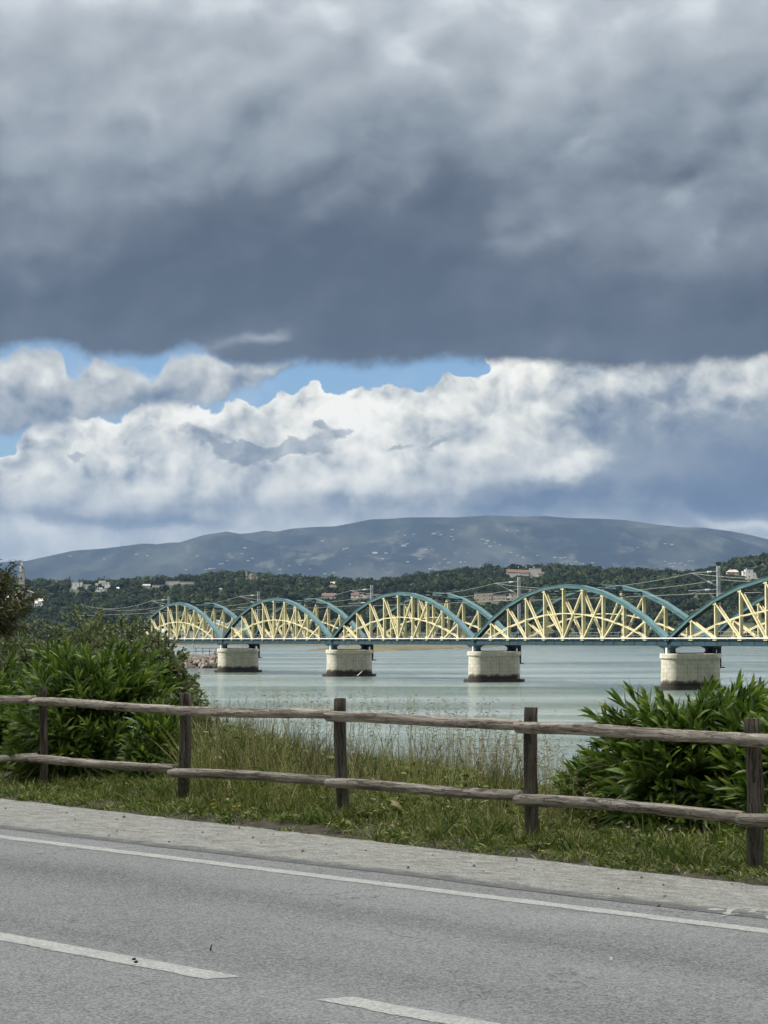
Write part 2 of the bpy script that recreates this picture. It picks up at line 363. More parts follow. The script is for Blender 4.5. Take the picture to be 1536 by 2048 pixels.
def paint():
    m, t, b = mat('worn_road_paint'); co = t.new('ShaderNodeTexCoord').outputs['Object']
    n = t.noise(co, 45, 4, .7); n2 = t.noise(co, 5, 3, .6)
    f = t.ss(t.m('ADD', n, t.m('MULTIPLY', n2, .55)), .66, .86)
    dirt = t.mix(t.ss(n2, .3, .7), (.46, .46, .42), (.60, .60, .56))
    t.l.new(t.mix(t.m('MULTIPLY', f, .75), dirt, (.25, .25, .24)), b.inputs['Base Color']); b.inputs['Roughness'].default_value = .8
    bn = t.new('ShaderNodeBump'); bn.inputs['Strength'].default_value = .7; bn.inputs['Distance'].default_value = .004
    t.l.new(t.voro(co, 90, 1), bn.inputs['Height']); t.l.new(bn.outputs[0], b.inputs['Normal'])
    return m
def wood(name, dark, light, crack=.55):
    m, t, b = mat(name); tcn = t.new('ShaderNodeTexCoord'); co = tcn.outputs['Object']
    rnd = t.new('ShaderNodeObjectInfo').outputs['Random']
    co = t.vm('ADD', co, t.vm('SCALE', (13., 7., 31.), scale=rnd))
    warp = t.vm('SCALE', t.vm('SUBTRACT', t.noise(co, 5, 3, .6, out=1), (.5, .5, .5)), scale=.05)
    cw = t.vm('ADD', co, warp)
    g = t.noise(t.vm('MULTIPLY', cw, (70, 70, 3.0)), 1, 4, .65)
    g2 = t.noise(t.vm('MULTIPLY', cw, (22, 22, 1.2)), 1, 4, .6)
    ck = t.noise(t.vm('MULTIPLY', cw, (30, 30, .9)), 1, 3, .5)
    crk = t.ss(t.m('ABSOLUTE', t.m('SUBTRACT', ck, .5)), .028, .006)
    big = t.noise(co, 2.5, 3, .5)
    kn = t.voro(t.vm('MULTIPLY', cw, (7, 7, 2.2)), 1, 0)
    knot = t.ss(kn, .2, .08)
    f = t.m('ADD', t.m('MULTIPLY', g, .5), t.m('MULTIPLY', g2, .6)); f = t.ss(f, .38, .72)
    c = t.mix(f, dark, light)
    c = t.mix(t.m('MULTIPLY', t.ss(big, .35, .7), .35), c, tuple(x*.72 for x in light))
    c = t.mix(t.m('MULTIPLY', crk, crack), c, (.015, .012, .01)); c = t.mix(t.m('MULTIPLY', knot, .6), c, (.05, .035, .028))
    t.l.new(c, b.inputs['Base Color']); b.inputs['Roughness'].default_value = .85; b.inputs['Specular IOR Level'].default_value = .2
    bn = t.new('ShaderNodeBump'); bn.inputs['Strength'].default_value = .9; bn.inputs['Distance'].default_value = .008
    t.l.new(t.m('SUBTRACT', g2, t.m('MULTIPLY', crk, .9)), bn.inputs['Height']); t.l.new(bn.outputs[0], b.inputs['Normal'])
    return m
def leafmat(name, stops, rough=.45, trans=.3, attr=None, nscale=1.2, namp=.35, spec=.4):
    """per-leaf random colour, slow clump variation, translucency"""
    m, t, b = mat(name)
    if attr: r = t.new('ShaderNodeAttribute', attribute_name=attr).outputs['Fac']; r = t.m('ADD', t.m('MULTIPLY', r, .75), t.m('MULTIPLY', t.new('ShaderNodeNewGeometry').outputs['Random Per Island'], .25))
    else: r = t.new('ShaderNodeNewGeometry').outputs['Random Per Island']
    n = t.noise(t.new('ShaderNodeNewGeometry').outputs['Position'], nscale, 3, .5)
    f = t.m('ADD', r, t.m('MULTIPLY', t.m('SUBTRACT', n, .5), namp*2), clamp=True)
    c = t.ramp(f, stops); t.l.new(c, b.inputs['Base Color']); b.inputs['Roughness'].default_value = rough
    b.inputs['Specular IOR Level'].default_value = spec
    if trans:
        tr = t.new('ShaderNodeBsdfTranslucent'); t.l.new(t.mix(1.0, c, (1.15, 1.35, .7), 'MULTIPLY'), tr.inputs[0])
        mx = t.new('ShaderNodeMixShader'); mx.inputs[0].default_value = trans
        t.l.new(b.outputs[0], mx.inputs[1]); t.l.new(tr.outputs[0], mx.inputs[2])
        t.l.new(mx.outputs[0], m.node_tree.nodes['Material Output'].inputs[0])
    return m
def watermat():
    m, t, b = mat('river_water'); co = t.new('ShaderNodeTexCoord').outputs['Object']
    big = t.noise(t.vm('MULTIPLY', co, (.35, 1, 1)), .02, 4, .6); strk = t.noise(t.vm('MULTIPLY', co, (.06, 1, 1)), .14, 6, .7)
    f = t.ss(t.m('ADD', t.m('MULTIPLY', big, .6), t.m('MULTIPLY', strk, .4)), .42, .60)
    dk = t.ss(t.noise(t.vm('ADD', t.vm('MULTIPLY', co, (.05, 1, 1)), t.vm('SCALE', t.noise(co, .03, 2, .5, out=1), scale=2.0)), .33, 5, .62), .56, .64); wc = t.mix(f, (.165, .225, .19), (.25, .295, .285))
    wc = t.mix(t.m('MULTIPLY', dk, .7), wc, (.06, .085, .075)); t.l.new(wc, b.inputs['Base Color'])
    b.inputs['IOR'].default_value = 1.33; b.inputs['Specular IOR Level'].default_value = .5
    t.l.new(t.lin(f, 0, 1, .09, .22), b.inputs['Roughness'])
    w1 = t.noise(t.vm('MULTIPLY', co, (.5, 1, 1)), .55, 5, .6); w2 = t.noise(t.vm('MULTIPLY', co, (.6, 1, 1)), 1.6, 5, .65); w3 = t.noise(t.vm('MULTIPLY', co, (.25, 1, 1)), .12, 3, .5)
    h = t.m('ADD', t.m('ADD', t.m('MULTIPLY', w1, .5), t.m('MULTIPLY', w2, .22)), t.m('MULTIPLY', w3, .8))
    bn = t.new('ShaderNodeBump'); bn.inputs['Strength'].default_value = .6; bn.inputs['Distance'].default_value = .6
    t.l.new(h, bn.inputs['Height']); t.l.new(bn.outputs[0], b.inputs['Normal'])
    return m
M_asph = asphalt(); M_grav = gravel(); M_paint = paint(); M_water = watermat()
M_rail = wood('weathered_rail_wood', (.12, .092, .066), (.60, .54, .45)); M_post = wood('dark_post_wood', (.042, .031, .022), (.19, .17, .135), .7)
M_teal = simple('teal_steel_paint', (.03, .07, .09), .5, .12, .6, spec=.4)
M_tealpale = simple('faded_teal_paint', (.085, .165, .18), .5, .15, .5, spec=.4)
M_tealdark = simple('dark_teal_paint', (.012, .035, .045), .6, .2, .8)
def yellowpaint():
    m, t, b = mat('pale_yellow_paint'); co = t.new('ShaderNodeTexCoord').outputs['Object']
    n = t.noise(co, .7, 5, .6); c = t.mix(t.ss(n, .3, .7), (.66, .59, .34), (.80, .73, .45))
    ru = t.noise(t.vm('MULTIPLY', co, (1, 1, .35)), 2.2, 6, .7); c = t.mix(t.m('MULTIPLY', t.ss(ru, .58, .70), .65), c, (.26, .15, .07))
    c = t.mix(t.m('MULTIPLY', t.ss(t.noise(co, 5, 3), .55, .7), .25), c, (.42, .40, .30))
    t.l.new(c, b.inputs['Base Color']); b.inputs['Roughness'].default_value = .6; return m
M_yellow = yellowpaint()
M_white = simple('white_paint', (.78, .78, .76), .6, .06, .5)
M_offw = simple('sun_faded_white_wall', (.56, .55, .52), .85, .08, .3)
M_cream = simple('cream_stone_wall', (.50, .44, .36), .9, .12, .2)
M_grey = simple('grey_concrete', (.40, .39, .37), .9, .12, .4)
M_black = simple('black_steel_and_soffit_shade', (.012, .013, .015), .6, .2, 1)
M_redroof = simple('red_clay_roof', (.17, .098, .078), .85, .2, .5)
M_glass = simple('dark_window', (.03, .035, .04), .2, .1, 1)
M_galv = simple('galvanised_steel', (.42, .44, .45), .5, .08, .6, metal=.2)
M_rock = simple('riprap_rock', (.22, .19, .165), .95, .45, .7, bump=.6)
M_wire = simple('copper_wire_grey', (.30, .31, .30), .6, .1, 1)
M_bark = simple('brown_bark', (.09, .07, .055), .95, .3, 8, bump=.5)

# ---------------------------------------------------------------- near ground: edge of the asphalt, bank and river
E0, E1 = ground(0, 1599), ground(1536, 1776)
ed_ = (E1-E0); ed_.z = 0; ED = ed_.normalized(); EN = Vector((-ED.y, ED.x, 0))
if EN.y < 0: EN = -EN
EO = ground(768, 1686)
def SQ(X, Y):
    return (X-EO.x)*ED.x+(Y-EO.y)*ED.y, (X-EO.x)*EN.x+(Y-EO.y)*EN.y
def WP(s, q, z=0.0): return Vector((EO.x+ED.x*s+EN.x*q, EO.y+ED.y*s+EN.y*q, z))
WATER_Z = EYE-6.15
def ground_z(X, Y):
    s, q = SQ(X, Y)
    k = [-400, 0.05, .35, 1.6, 3.0, 6, 12, 25, 40, 57, 80, 200]; z = [-.02, -.02, .03, .06, .02, -.35, -1.5, -3.7, -4.35, -4.6, -5.3, -9]
    h = np.interp(q, k, z)
    amp = np.clip((q-.1)/1.5, 0, 1)
    return h + amp*((fbm(X*1.7, Y*1.7, 4, 3)-.5)*.10 + (fbm(X*.25, Y*.25, 3, 9)-.5)*.35*np.clip((q-3)/6, 0, 1))
def gz(X, Y): return float(ground_z(np.array([X]), np.array([Y]))[0])
ss_ = np.concatenate([np.linspace(-160, -14, 40), np.linspace(-13.6, 13.6, 160), np.linspace(14, 160, 40)])
qs_ = np.concatenate([np.linspace(-60, -1, 12), np.linspace(-.9, 5, 70), np.linspace(5.3, 30, 50), np.linspace(31, 130, 50)])
gs, gq = np.meshgrid(ss_, qs_, indexing='ij')
GX = EO.x+ED.x*gs+EN.x*gq; GY = EO.y+ED.y*gs+EN.y*gq; GZ = ground_z(GX, GY)
def gridfaces(a, b):
    i = np.arange(a-1)[:, None]*b + np.arange(b-1)[None, :]; i = i.ravel()
    return np.stack([i, i+b, i+b+1, i+1], 1)
def soil():
    m, t, b = mat('bank_soil'); co = t.new('ShaderNodeTexCoord').outputs['Object']
    sx = t.new('ShaderNodeSeparateXYZ'); t.l.new(co, sx.inputs[0])
    n = t.noise(co, 9, 5, .65); n2 = t.noise(co, 1.1, 4)
    c = t.mix(t.ss(n, .35, .65), (.035, .028, .02), (.10, .08, .055)); c = t.mix(t.m('MULTIPLY', t.ss(n2, .45, .6), .3), c, (.05, .055, .025))
    mud = t.mix(t.ss(t.noise(t.vm('MULTIPLY', co, (.3, 1, 1)), .5, 4), .4, .6), (.25, .225, .21), (.36, .33, .31))
    c = t.mix(t.ss(sx.outputs[2], -3.6, -4.2), c, mud)
    t.l.new(c, b.inputs['Base Color']); b.inputs['Roughness'].default_value = .9
    bn = t.new('ShaderNodeBump'); bn.inputs['Strength'].default_value = .8; bn.inputs['Distance'].default_value = .03
    t.l.new(n, bn.inputs['Height']); t.l.new(bn.outputs[0], b.inputs['Normal'])
    return m
M_soil = soil()
o = link('ground', npmesh('ground', np.stack([GX, GY, GZ], -1).reshape(-1, 3), gridfaces(*GX.shape)[:, ::-1], M_soil, True)); tag(o, kind='structure')

# road in its own frame: x along the road, y across (positive towards the river)
L0, L1 = ground(0, 1677), ground(1536, 1868)
RD = (L1-L0).normalized(); RN = Vector((-RD.y, RD.x, 0)); RN = RN if RN.y > 0 else -RN
RO = ground(768, 1770)
def road_obj(name, outline_world, z, m, kind='structure', jitter=0, seg=None):
    """flat sheet from a world outline, stored in the road frame"""
    o = bpy.data.objects.new(name, None)
    fx = [((p-RO).dot(RD), (p-RO).dot(RN)) for p in outline_world]
    me = bpy.data.meshes.new(name); me.from_pydata([(x, y, 0) for x, y in fx], [], [tuple(range(len(fx)))])
    me.materials.append(m); me.update()
    if me.polygons[0].normal.z < 0: me.flip_normals()
    o = link(name, me); o.location = (RO.x, RO.y, z); o.rotation_euler = (0, 0, math.atan2(RD.y, RD.x))
    return tag(o, kind=kind)
def RP(x, y): return Vector((RO.x+RD.x*x+RN.x*y, RO.y+RD.y*x+RN.y*y, 0))
# asphalt follows the road; the shoulder strip lies between it and the ragged grass edge
road_obj('road', [RP(-150, -11), RP(150, -11), RP(150, .80), RP(-150, .80)], .004, M_asph)
V_ = []; NS = 480
for i in range(NS+1):
    x = -60+i/6.0
    j = -.055+.05*(random.random()-.5) + .06*(float(fbm(np.array([x*1.1]), np.array([.5]), 3, 5)[0])-.5)*2
    p = WP(x, .03+j); a, b = (p-RO).dot(RD), (p-RO).dot(RN)
    y0 = min(.42+.12*(float(fbm(np.array([a*.9]), np.array([2.5]), 3, 8)[0])-.5), b-.05)
    V_.append((a, y0, 0)); V_.append((a, min(y0+.38, (y0+b)/2), 0)); V_.append((a, b, 0))
me = bpy.data.meshes.new('shoulder'); me.from_pydata(V_, [], [(3*i+k, 3*i+3+k, 3*i+4+k, 3*i+1+k) for i in range(NS) for k in (0, 1)]); me.materials.append(M_grav); me.update(); at_ = me.attributes.new('inner', 'FLOAT', 'POINT'); at_.data.foreach_set('value', [0.0, 1.0, 1.0]*(NS+1))
shl = link('shoulder', me); shl.location = (RO.x, RO.y, .007); shl.rotation_euler = (0, 0, math.atan2(RD.y, RD.x)); tag(shl, kind='structure')
# worn edge line and centre dashes with ragged edges
def stripe(name, x0, x1, yc, wd, z, skew=0.0, step=.02, jag=.008):
    n = max(2, int((x1-x0)/step)); a = []; b = []
    for i in range(n+1):
        x = x0+(x1-x0)*i/n
        sa = jag*(random.random()-.3)*1.2; saw = .016*((x*1.6+.3*math.sin(x*.7)) % 1.0)
        a.append(RP(x+skew, yc+wd/2-sa)); b.append(RP(x, yc-wd/2+sa*1.2+saw))
    return road_obj(name, b+a[::-1], z, M_paint)
stripe('edge_line', -60, 60, 0, .165, .0065)
c0, c1 = ground(0, 1877), ground(440, 1955)
yc = ((c0-RO).dot(RN)+(c1-RO).dot(RN))/2
xa = (ground(452, 1956)-RO).dot(RD); xb = (ground(648, 1999)-RO).dot(RD)
stripe('centre_line', xa-6.2, xa, yc, .185, .0065, .05)
stripe('centre_line', xb, xb+4.2, yc, .185, .0065, .05)
for k in (1, 2, 3):
    stripe('centre_line', xa-6.2-(xb-xa)-4.0*k-2.0*(k-1)-1, xa-6.2-(xb-xa)-4.0*(k-1)-2.0*(k-1), yc, .185, .0065, .05)
# faded writing on the shoulder
def zz(x, y): return ground(1380+x/9.846, 1790+y/9.846)
marks = [[(340, 312), (400, 298), (530, 293), (670, 313), (668, 332), (500, 336), (345, 322)],
 [(740, 300), (880, 300), (1060, 284), (1240, 270), (1245, 284), (1060, 300), (900, 314), (840, 345), (790, 402), (650, 408), (648, 382), (712, 368)],
 [(1255, 290), (1360, 288), (1320, 330), (1270, 378), (1140, 374), (1142, 358), (1195, 345)], [(1290, 376), (1430, 382), (1425, 396), (1290, 392)],
 [(600, 452), (625, 436), (760, 408), (950, 398), (952, 408), (780, 424), (640, 462)], [(1430, 330), (1500, 304), (1620, 306), (1620, 318), (1510, 328), (1620, 350), (1620, 366), (1450, 342)],
 [(1460, 432), (1560, 444), (1640, 480), (1540, 500), (1480, 488), (1510, 470)]]
mk = MB()
for pl in marks:
    ps = [zz(*p) for p in pl]; pts2 = []
    mk.add([((p-RO).dot(RD), (p-RO).dot(RN), 0) for p in ps], [tuple(range(len(ps)))])
o = mk.build('shoulder_marking', M_paint); o.location = (RO.x, RO.y, .0095); o.rotation_euler = (0, 0, math.atan2(RD.y, RD.x)); tag(o, kind='structure')

# ---------------------------------------------------------------- water, river bed
wm = MB(); wm.add([(-9000, 30, 0), (9000, 30, 0), (9000, 2600, 0), (-9000, 2600, 0)], [(0, 1, 2, 3)])
o = wm.build('water', M_water); o.location.z = WATER_Z; tag(o, kind='structure')
M_bed = simple('river_bed', (.10, .10, .07), .95)
wm = MB(); wm.add([(-30000, -30000, 0), (30000, -30000, 0), (30000, 30000, 0), (-30000, 30000, 0)], [(0, 1, 2, 3)])
o = wm.build('river_bed', M_bed); o.location.z = -9.5; tag(o, kind='structure')

#==PART2==
# ---------------------------------------------------------------- bridge
SPAN = 54.65; BA = Vector((.3985, -.9171, 0)); BW = Vector((.9171, .3985, 0)); BP = Vector((34.96, 280, EYE))
UPV = Vector((0, 0, 1))
def BPT(t, wv, z):          # t metres from the first pier away from the camera along the bridge, wv across, z above deck line (eye height)
    return BP - BA*t + BW*wv + UPV*z
TW = 6.0                    # distance between the two trusses
def arch(s): return 7.15*4*s*(1-s)
def stiff(s): return 3.5*max(0.0, 1-((s-.5)/.42)**2)
BRIDGE = empty('railway_bridge', BPT(0, 3, -6.15), 'teal and pale yellow steel bowstring railway bridge crossing the river on stone piers', 'bridge')
def bchild(mb_or_me, name, m, parent, smooth=False):
    o = mb_or_me.build(name, m, None, smooth) if isinstance(mb_or_me, MB) else link(name, mb_or_me)
    o.parent = parent; o.matrix_parent_inverse = parent.matrix_world.inverted() if parent.parent is None else Matrix()
    return o
bpy.context.view_layer.update()
BINV = Matrix.Translation(-BRIDGE.location)
def bpart(mb, name, m, smooth=False):
    me = mb.build(name, m, data_only=True, smooth=smooth, M=BINV); return link(name, me, BRIDGE)
def bsub(mb, name, m, parent, smooth=False):
    me = mb.build(name, m, data_only=True, smooth=smooth, M=BINV); return link(name, me, parent)

def laced(mb, a, b, wd, fl, lace=.05, pitch=.55):
    """two flat bars joined by lacing, width wd across the bridge"""
    a = Vector(a); b = Vector(b); d = (b-a).normalized()
    for s in (-1, 1):
        mb.bar(a+BW*(s*(wd/2-fl/2)), b+BW*(s*(wd/2-fl/2)), BW, fl/2, .10)
    L = (b-a).length; n = max(2, int(L/pitch)); e = wd/2-fl
    nn = d.cross(BW).normalized(); nn = -nn if nn.z > 0 else nn
    mb.bar(a+nn*.085, b+nn*.085, BW, wd/2-.01, .008)
    for i in range(n):
        p = a+d*(L*i/n); q = a+d*(L*(i+1)/n); s = 1 if i % 2 else -1
        mb.bar(p+BW*(e*s), q-BW*(e*s), BW, lace/2, .012)
def span(k):
    t0 = k*SPAN; N = 10
    deck = MB()
    for wo in (0.0, TW):                       # plate girders below the arches
        deck.bar(BPT(t0+.12, wo, -.42), BPT(t0+SPAN-.12, wo, -.42), BW, .02, .31)
        deck.bar(BPT(t0+.12, wo, -.085), BPT(t0+SPAN-.12, wo, -.085), BW, .23, .022)
        deck.bar(BPT(t0+.12, wo, -.755), BPT(t0+SPAN-.12, wo, -.755), BW, .23, .022)
        for i in range(0, 21):
            t = t0+.3+(SPAN-.6)*i/20
            deck.bar(BPT(t, wo-.04, -.73), BPT(t, wo-.04, -.11), BW, .03, .02)
    d = bpart(deck, 'truss_span', M_teal)
    fl = MB()
    for i in range(N*2+1):
        t = t0+.4+(SPAN-.8)*i/(N*2); fl.bar(BPT(t, .2, -.5), BPT(t, TW-.2, -.5), UPV, .2, .09)
    for wo in (1.9, 4.1): fl.bar(BPT(t0+.1, wo, -.25), BPT(t0+SPAN-.1, wo, -.25), BW, .14, .16)
    bsub(fl, 'floor_beam', M_tealdark, d)
    sl = MB(); ns = 84
    for i in range(ns):
        t = t0+.3+(SPAN-.6)*i/(ns-1); sl.bar(BPT(t, 1.6, -.02), BPT(t, 4.4, -.02), UPV, .06, .13)
    bsub(sl, 'track_sleeper', M_bark, d)
    for wo in (2.2, 3.85):
        rl = MB(); rl.bar(BPT(t0, wo, .12), BPT(t0+SPAN, wo, .12), BW, .035, .075); bsub(rl, 'track_rail', M_bark, d)
    for wo in (.75, TW-.75):
        wk = MB(); wk.bar(BPT(t0, wo, -.02), BPT(t0+SPAN, wo, -.02), BW, .35, .03); bsub(wk, 'walkway', M_tealdark, d)
    for wo in (-.42, TW+.42):
        dct = MB(); dct.bar(BPT(t0, wo, .16), BPT(t0+SPAN, wo, .16), BW, .05, .065)
        for i in range(14):
            t = t0+2+(SPAN-4)*i/13; dct.bar(BPT(t, wo, .1), BPT(t, wo+(.3 if wo < 0 else -.3), -.1), BA, .03, .03)
        bsub(dct, 'pipe_rail', M_white, d)
    hr = MB()
    for z in (.95, .5): hr.bar(BPT(t0, TW-.45, z), BPT(t0+SPAN, TW-.45, z), BW, .02, .02)
    for i in range(28): t = t0+1+(SPAN-2)*i/27; hr.bar(BPT(t, TW-.45, 0), BPT(t, TW-.45, .95), BW, .02, .02)
    bsub(hr, 'handrail', M_galv, d)
    for wo in (0.0, TW):
        ch = MB(); chs = MB(); und = MB()
        # arch: two webs with cover plates, straight between panel points
        pt = [BPT(t0+SPAN*i/N+(.15 if i == 0 else -.15 if i == N else 0), wo, arch(i/N)) for i in range(N+1)]
        for i in range(N):
            a, b = pt[i], pt[i+1]; dd = (b-a).normalized(); n = BW.cross(dd).normalized()
            if n.z < 0: n = -n
            a2 = a-dd*.04; b2 = b+dd*.04
            for s in (-1, 1): ch.bar(a2+BW*(s*.29), b2+BW*(s*.29), BW, .022, .20)
            chs.bar(a2+n*.235, b2+n*.235, BW, .40, .02)
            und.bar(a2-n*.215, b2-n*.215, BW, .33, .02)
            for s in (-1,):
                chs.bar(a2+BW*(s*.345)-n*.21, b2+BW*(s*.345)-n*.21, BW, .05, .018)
        c = bsub(ch, 'arch_chord', M_tealpale, d); c2 = bsub(chs, 'chord_flange', M_tealpale, d); bsub(und, 'shade_black_soffit', M_black, d)  # soffit coloured black to paint in the shade under the arch
        ar = MB()
        prev = None
        for i in range(1, N):
            p = BPT(t0+SPAN*i/N, wo, max(.15, stiff(i/N)))
            if prev is not None:
                for s in (-1, 1): ar.bar(prev+BW*(s*.2), p+BW*(s*.2), BW, .035, .055)
            prev = p
        bsub(ar, 'stiffening_arch', M_yellow, d)
        for i in range(1, N):
            t = t0+SPAN*i/N; h = arch(i/N)-.2; v = MB(); z0 = -.1
            ww = .43
            if i in (4, 5, 6):
                v.bar(BPT(t, wo, z0), BPT(t, wo, h), BW, ww/2-.03, .02)
                for s in (-1, 1): v.bar(BPT(t, wo+s*(ww/2-.02), z0), BPT(t, wo+s*(ww/2-.02), h), BW, .022, .12)
            else:
                v.bar(BPT(t, wo, z0), BPT(t, wo, h), BW, ww/2-.05, .015)
                for s in (-1, 1): v.bar(BPT(t, wo+s*(ww/2-.02), z0), BPT(t, wo+s*(ww/2-.02), h), BW, .022, .10)
            for zg in (.15, h-.1):
                v.bar(BPT(t-.42, wo-.262, zg), BPT(t+.42, wo-.262, zg), BW, .008, .28 if zg < 1 else .20)
            bsub(v, 'vertical_post', M_yellow, d)
        for i in range(1, N):
            # diagonals lean from the head of a post to the foot of the next one towards midspan
            h = arch(i/N)-.25
            for j in ((i+1,) if i < 5 else (i-1,) if i > 5 else ()):
                g = MB(); laced(g, BPT(t0+SPAN*i/N, wo, h), BPT(t0+SPAN*j/N, wo, .02), .40 if i > 5 else .32, .05); bsub(g, 'diagonal_brace', M_yellow, d)
    # lateral bracing between the arches over the middle panels
    for i in range(3, 8):
        b_ = MB(); t = t0+SPAN*i/N; h = arch(i/N)
        for z in (h+.12, h-.42): b_.bar(BPT(t, .3, z), BPT(t, TW-.3, z), UPV, .06, .10)
        for k2 in range(10):
            a = .3+(TW-.6)*k2/10; c_ = .3+(TW-.6)*(k2+1)/10; s = 1 if k2 % 2 else -1
            b_.bar(BPT(t, a, h-.15+.25*s), BPT(t, c_, h-.15-.25*s), BA, .03, .03)
        bsub(b_, 'cross_brace', M_tealdark, d)
        if i < 7:
            x = MB(); h2 = arch((i+1)/N); t2 = t0+SPAN*(i+1)/N
            for s in (0, 1):
                a = BPT(t, .3 if s else TW-.3, h+.05); b = BPT(t2, TW-.3 if s else .3, h2+.05); x.bar(a, b, UPV, .07, .06)
            bsub(x, 'wind_brace', M_tealdark, d)
    return d
for k in (-1, 0, 1, 2, 3): span(k)

def stadium(L, Th, n=14):
    r = Th/2; h = L/2-r; P = []
    for i in range(n+1): a = -math.pi/2+math.pi*i/n; P.append((h+r*math.cos(a), r*math.sin(a)))
    for i in range(n+1): a = math.pi/2+math.pi*i/n; P.append((-h+r*math.cos(a), r*math.sin(a)))
    return P
def piermat():
    m, t, b = mat('pier_stonework'); uv = t.new('ShaderNodeUVMap').outputs[0]; co = t.new('ShaderNodeTexCoord').outputs['Object']
    bk = t.new('ShaderNodeTexBrick'); t.l.new(uv, bk.inputs['Vector']); bk.offset = .5
    for nm, v in (('Scale', 1.0), ('Mortar Size', .018), ('Brick Width', .95), ('Row Height', .52), ('Bias', 0.0)): bk.inputs[nm].default_value = v
    bk.inputs['Color1'].default_value = (.60, .56, .46, 1); bk.inputs['Color2'].default_value = (.70, .66, .545, 1); bk.inputs['Mortar'].default_value = (.40, .37, .30, 1)
    n = t.noise(co, 1.6, 5, .65); n2 = t.noise(t.vm('MULTIPLY', co, (1, 1, .15)), 2.6, 4, .6)
    c = t.mix(t.m('MULTIPLY', t.ss(n, .4, .7), .35), bk.outputs[0], (.34, .31, .25)); c = t.mix(t.m('MULTIPLY', t.ss(n2, .52, .68), .45), c, (.20, .185, .16))
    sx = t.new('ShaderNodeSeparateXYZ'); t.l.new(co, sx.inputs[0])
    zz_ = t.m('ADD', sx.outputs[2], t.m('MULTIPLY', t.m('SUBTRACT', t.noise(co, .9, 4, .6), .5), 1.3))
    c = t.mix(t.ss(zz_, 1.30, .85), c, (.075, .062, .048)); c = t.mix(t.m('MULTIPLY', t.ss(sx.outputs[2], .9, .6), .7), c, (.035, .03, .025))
    t.l.new(c, b.inputs['Base Color']); b.inputs['Roughness'].default_value = .9
    return m
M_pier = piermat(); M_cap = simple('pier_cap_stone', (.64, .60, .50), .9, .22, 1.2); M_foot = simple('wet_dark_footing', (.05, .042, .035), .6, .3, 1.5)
rotP = Matrix.Rotation(math.atan2(BW.y, BW.x), 4, 'Z')
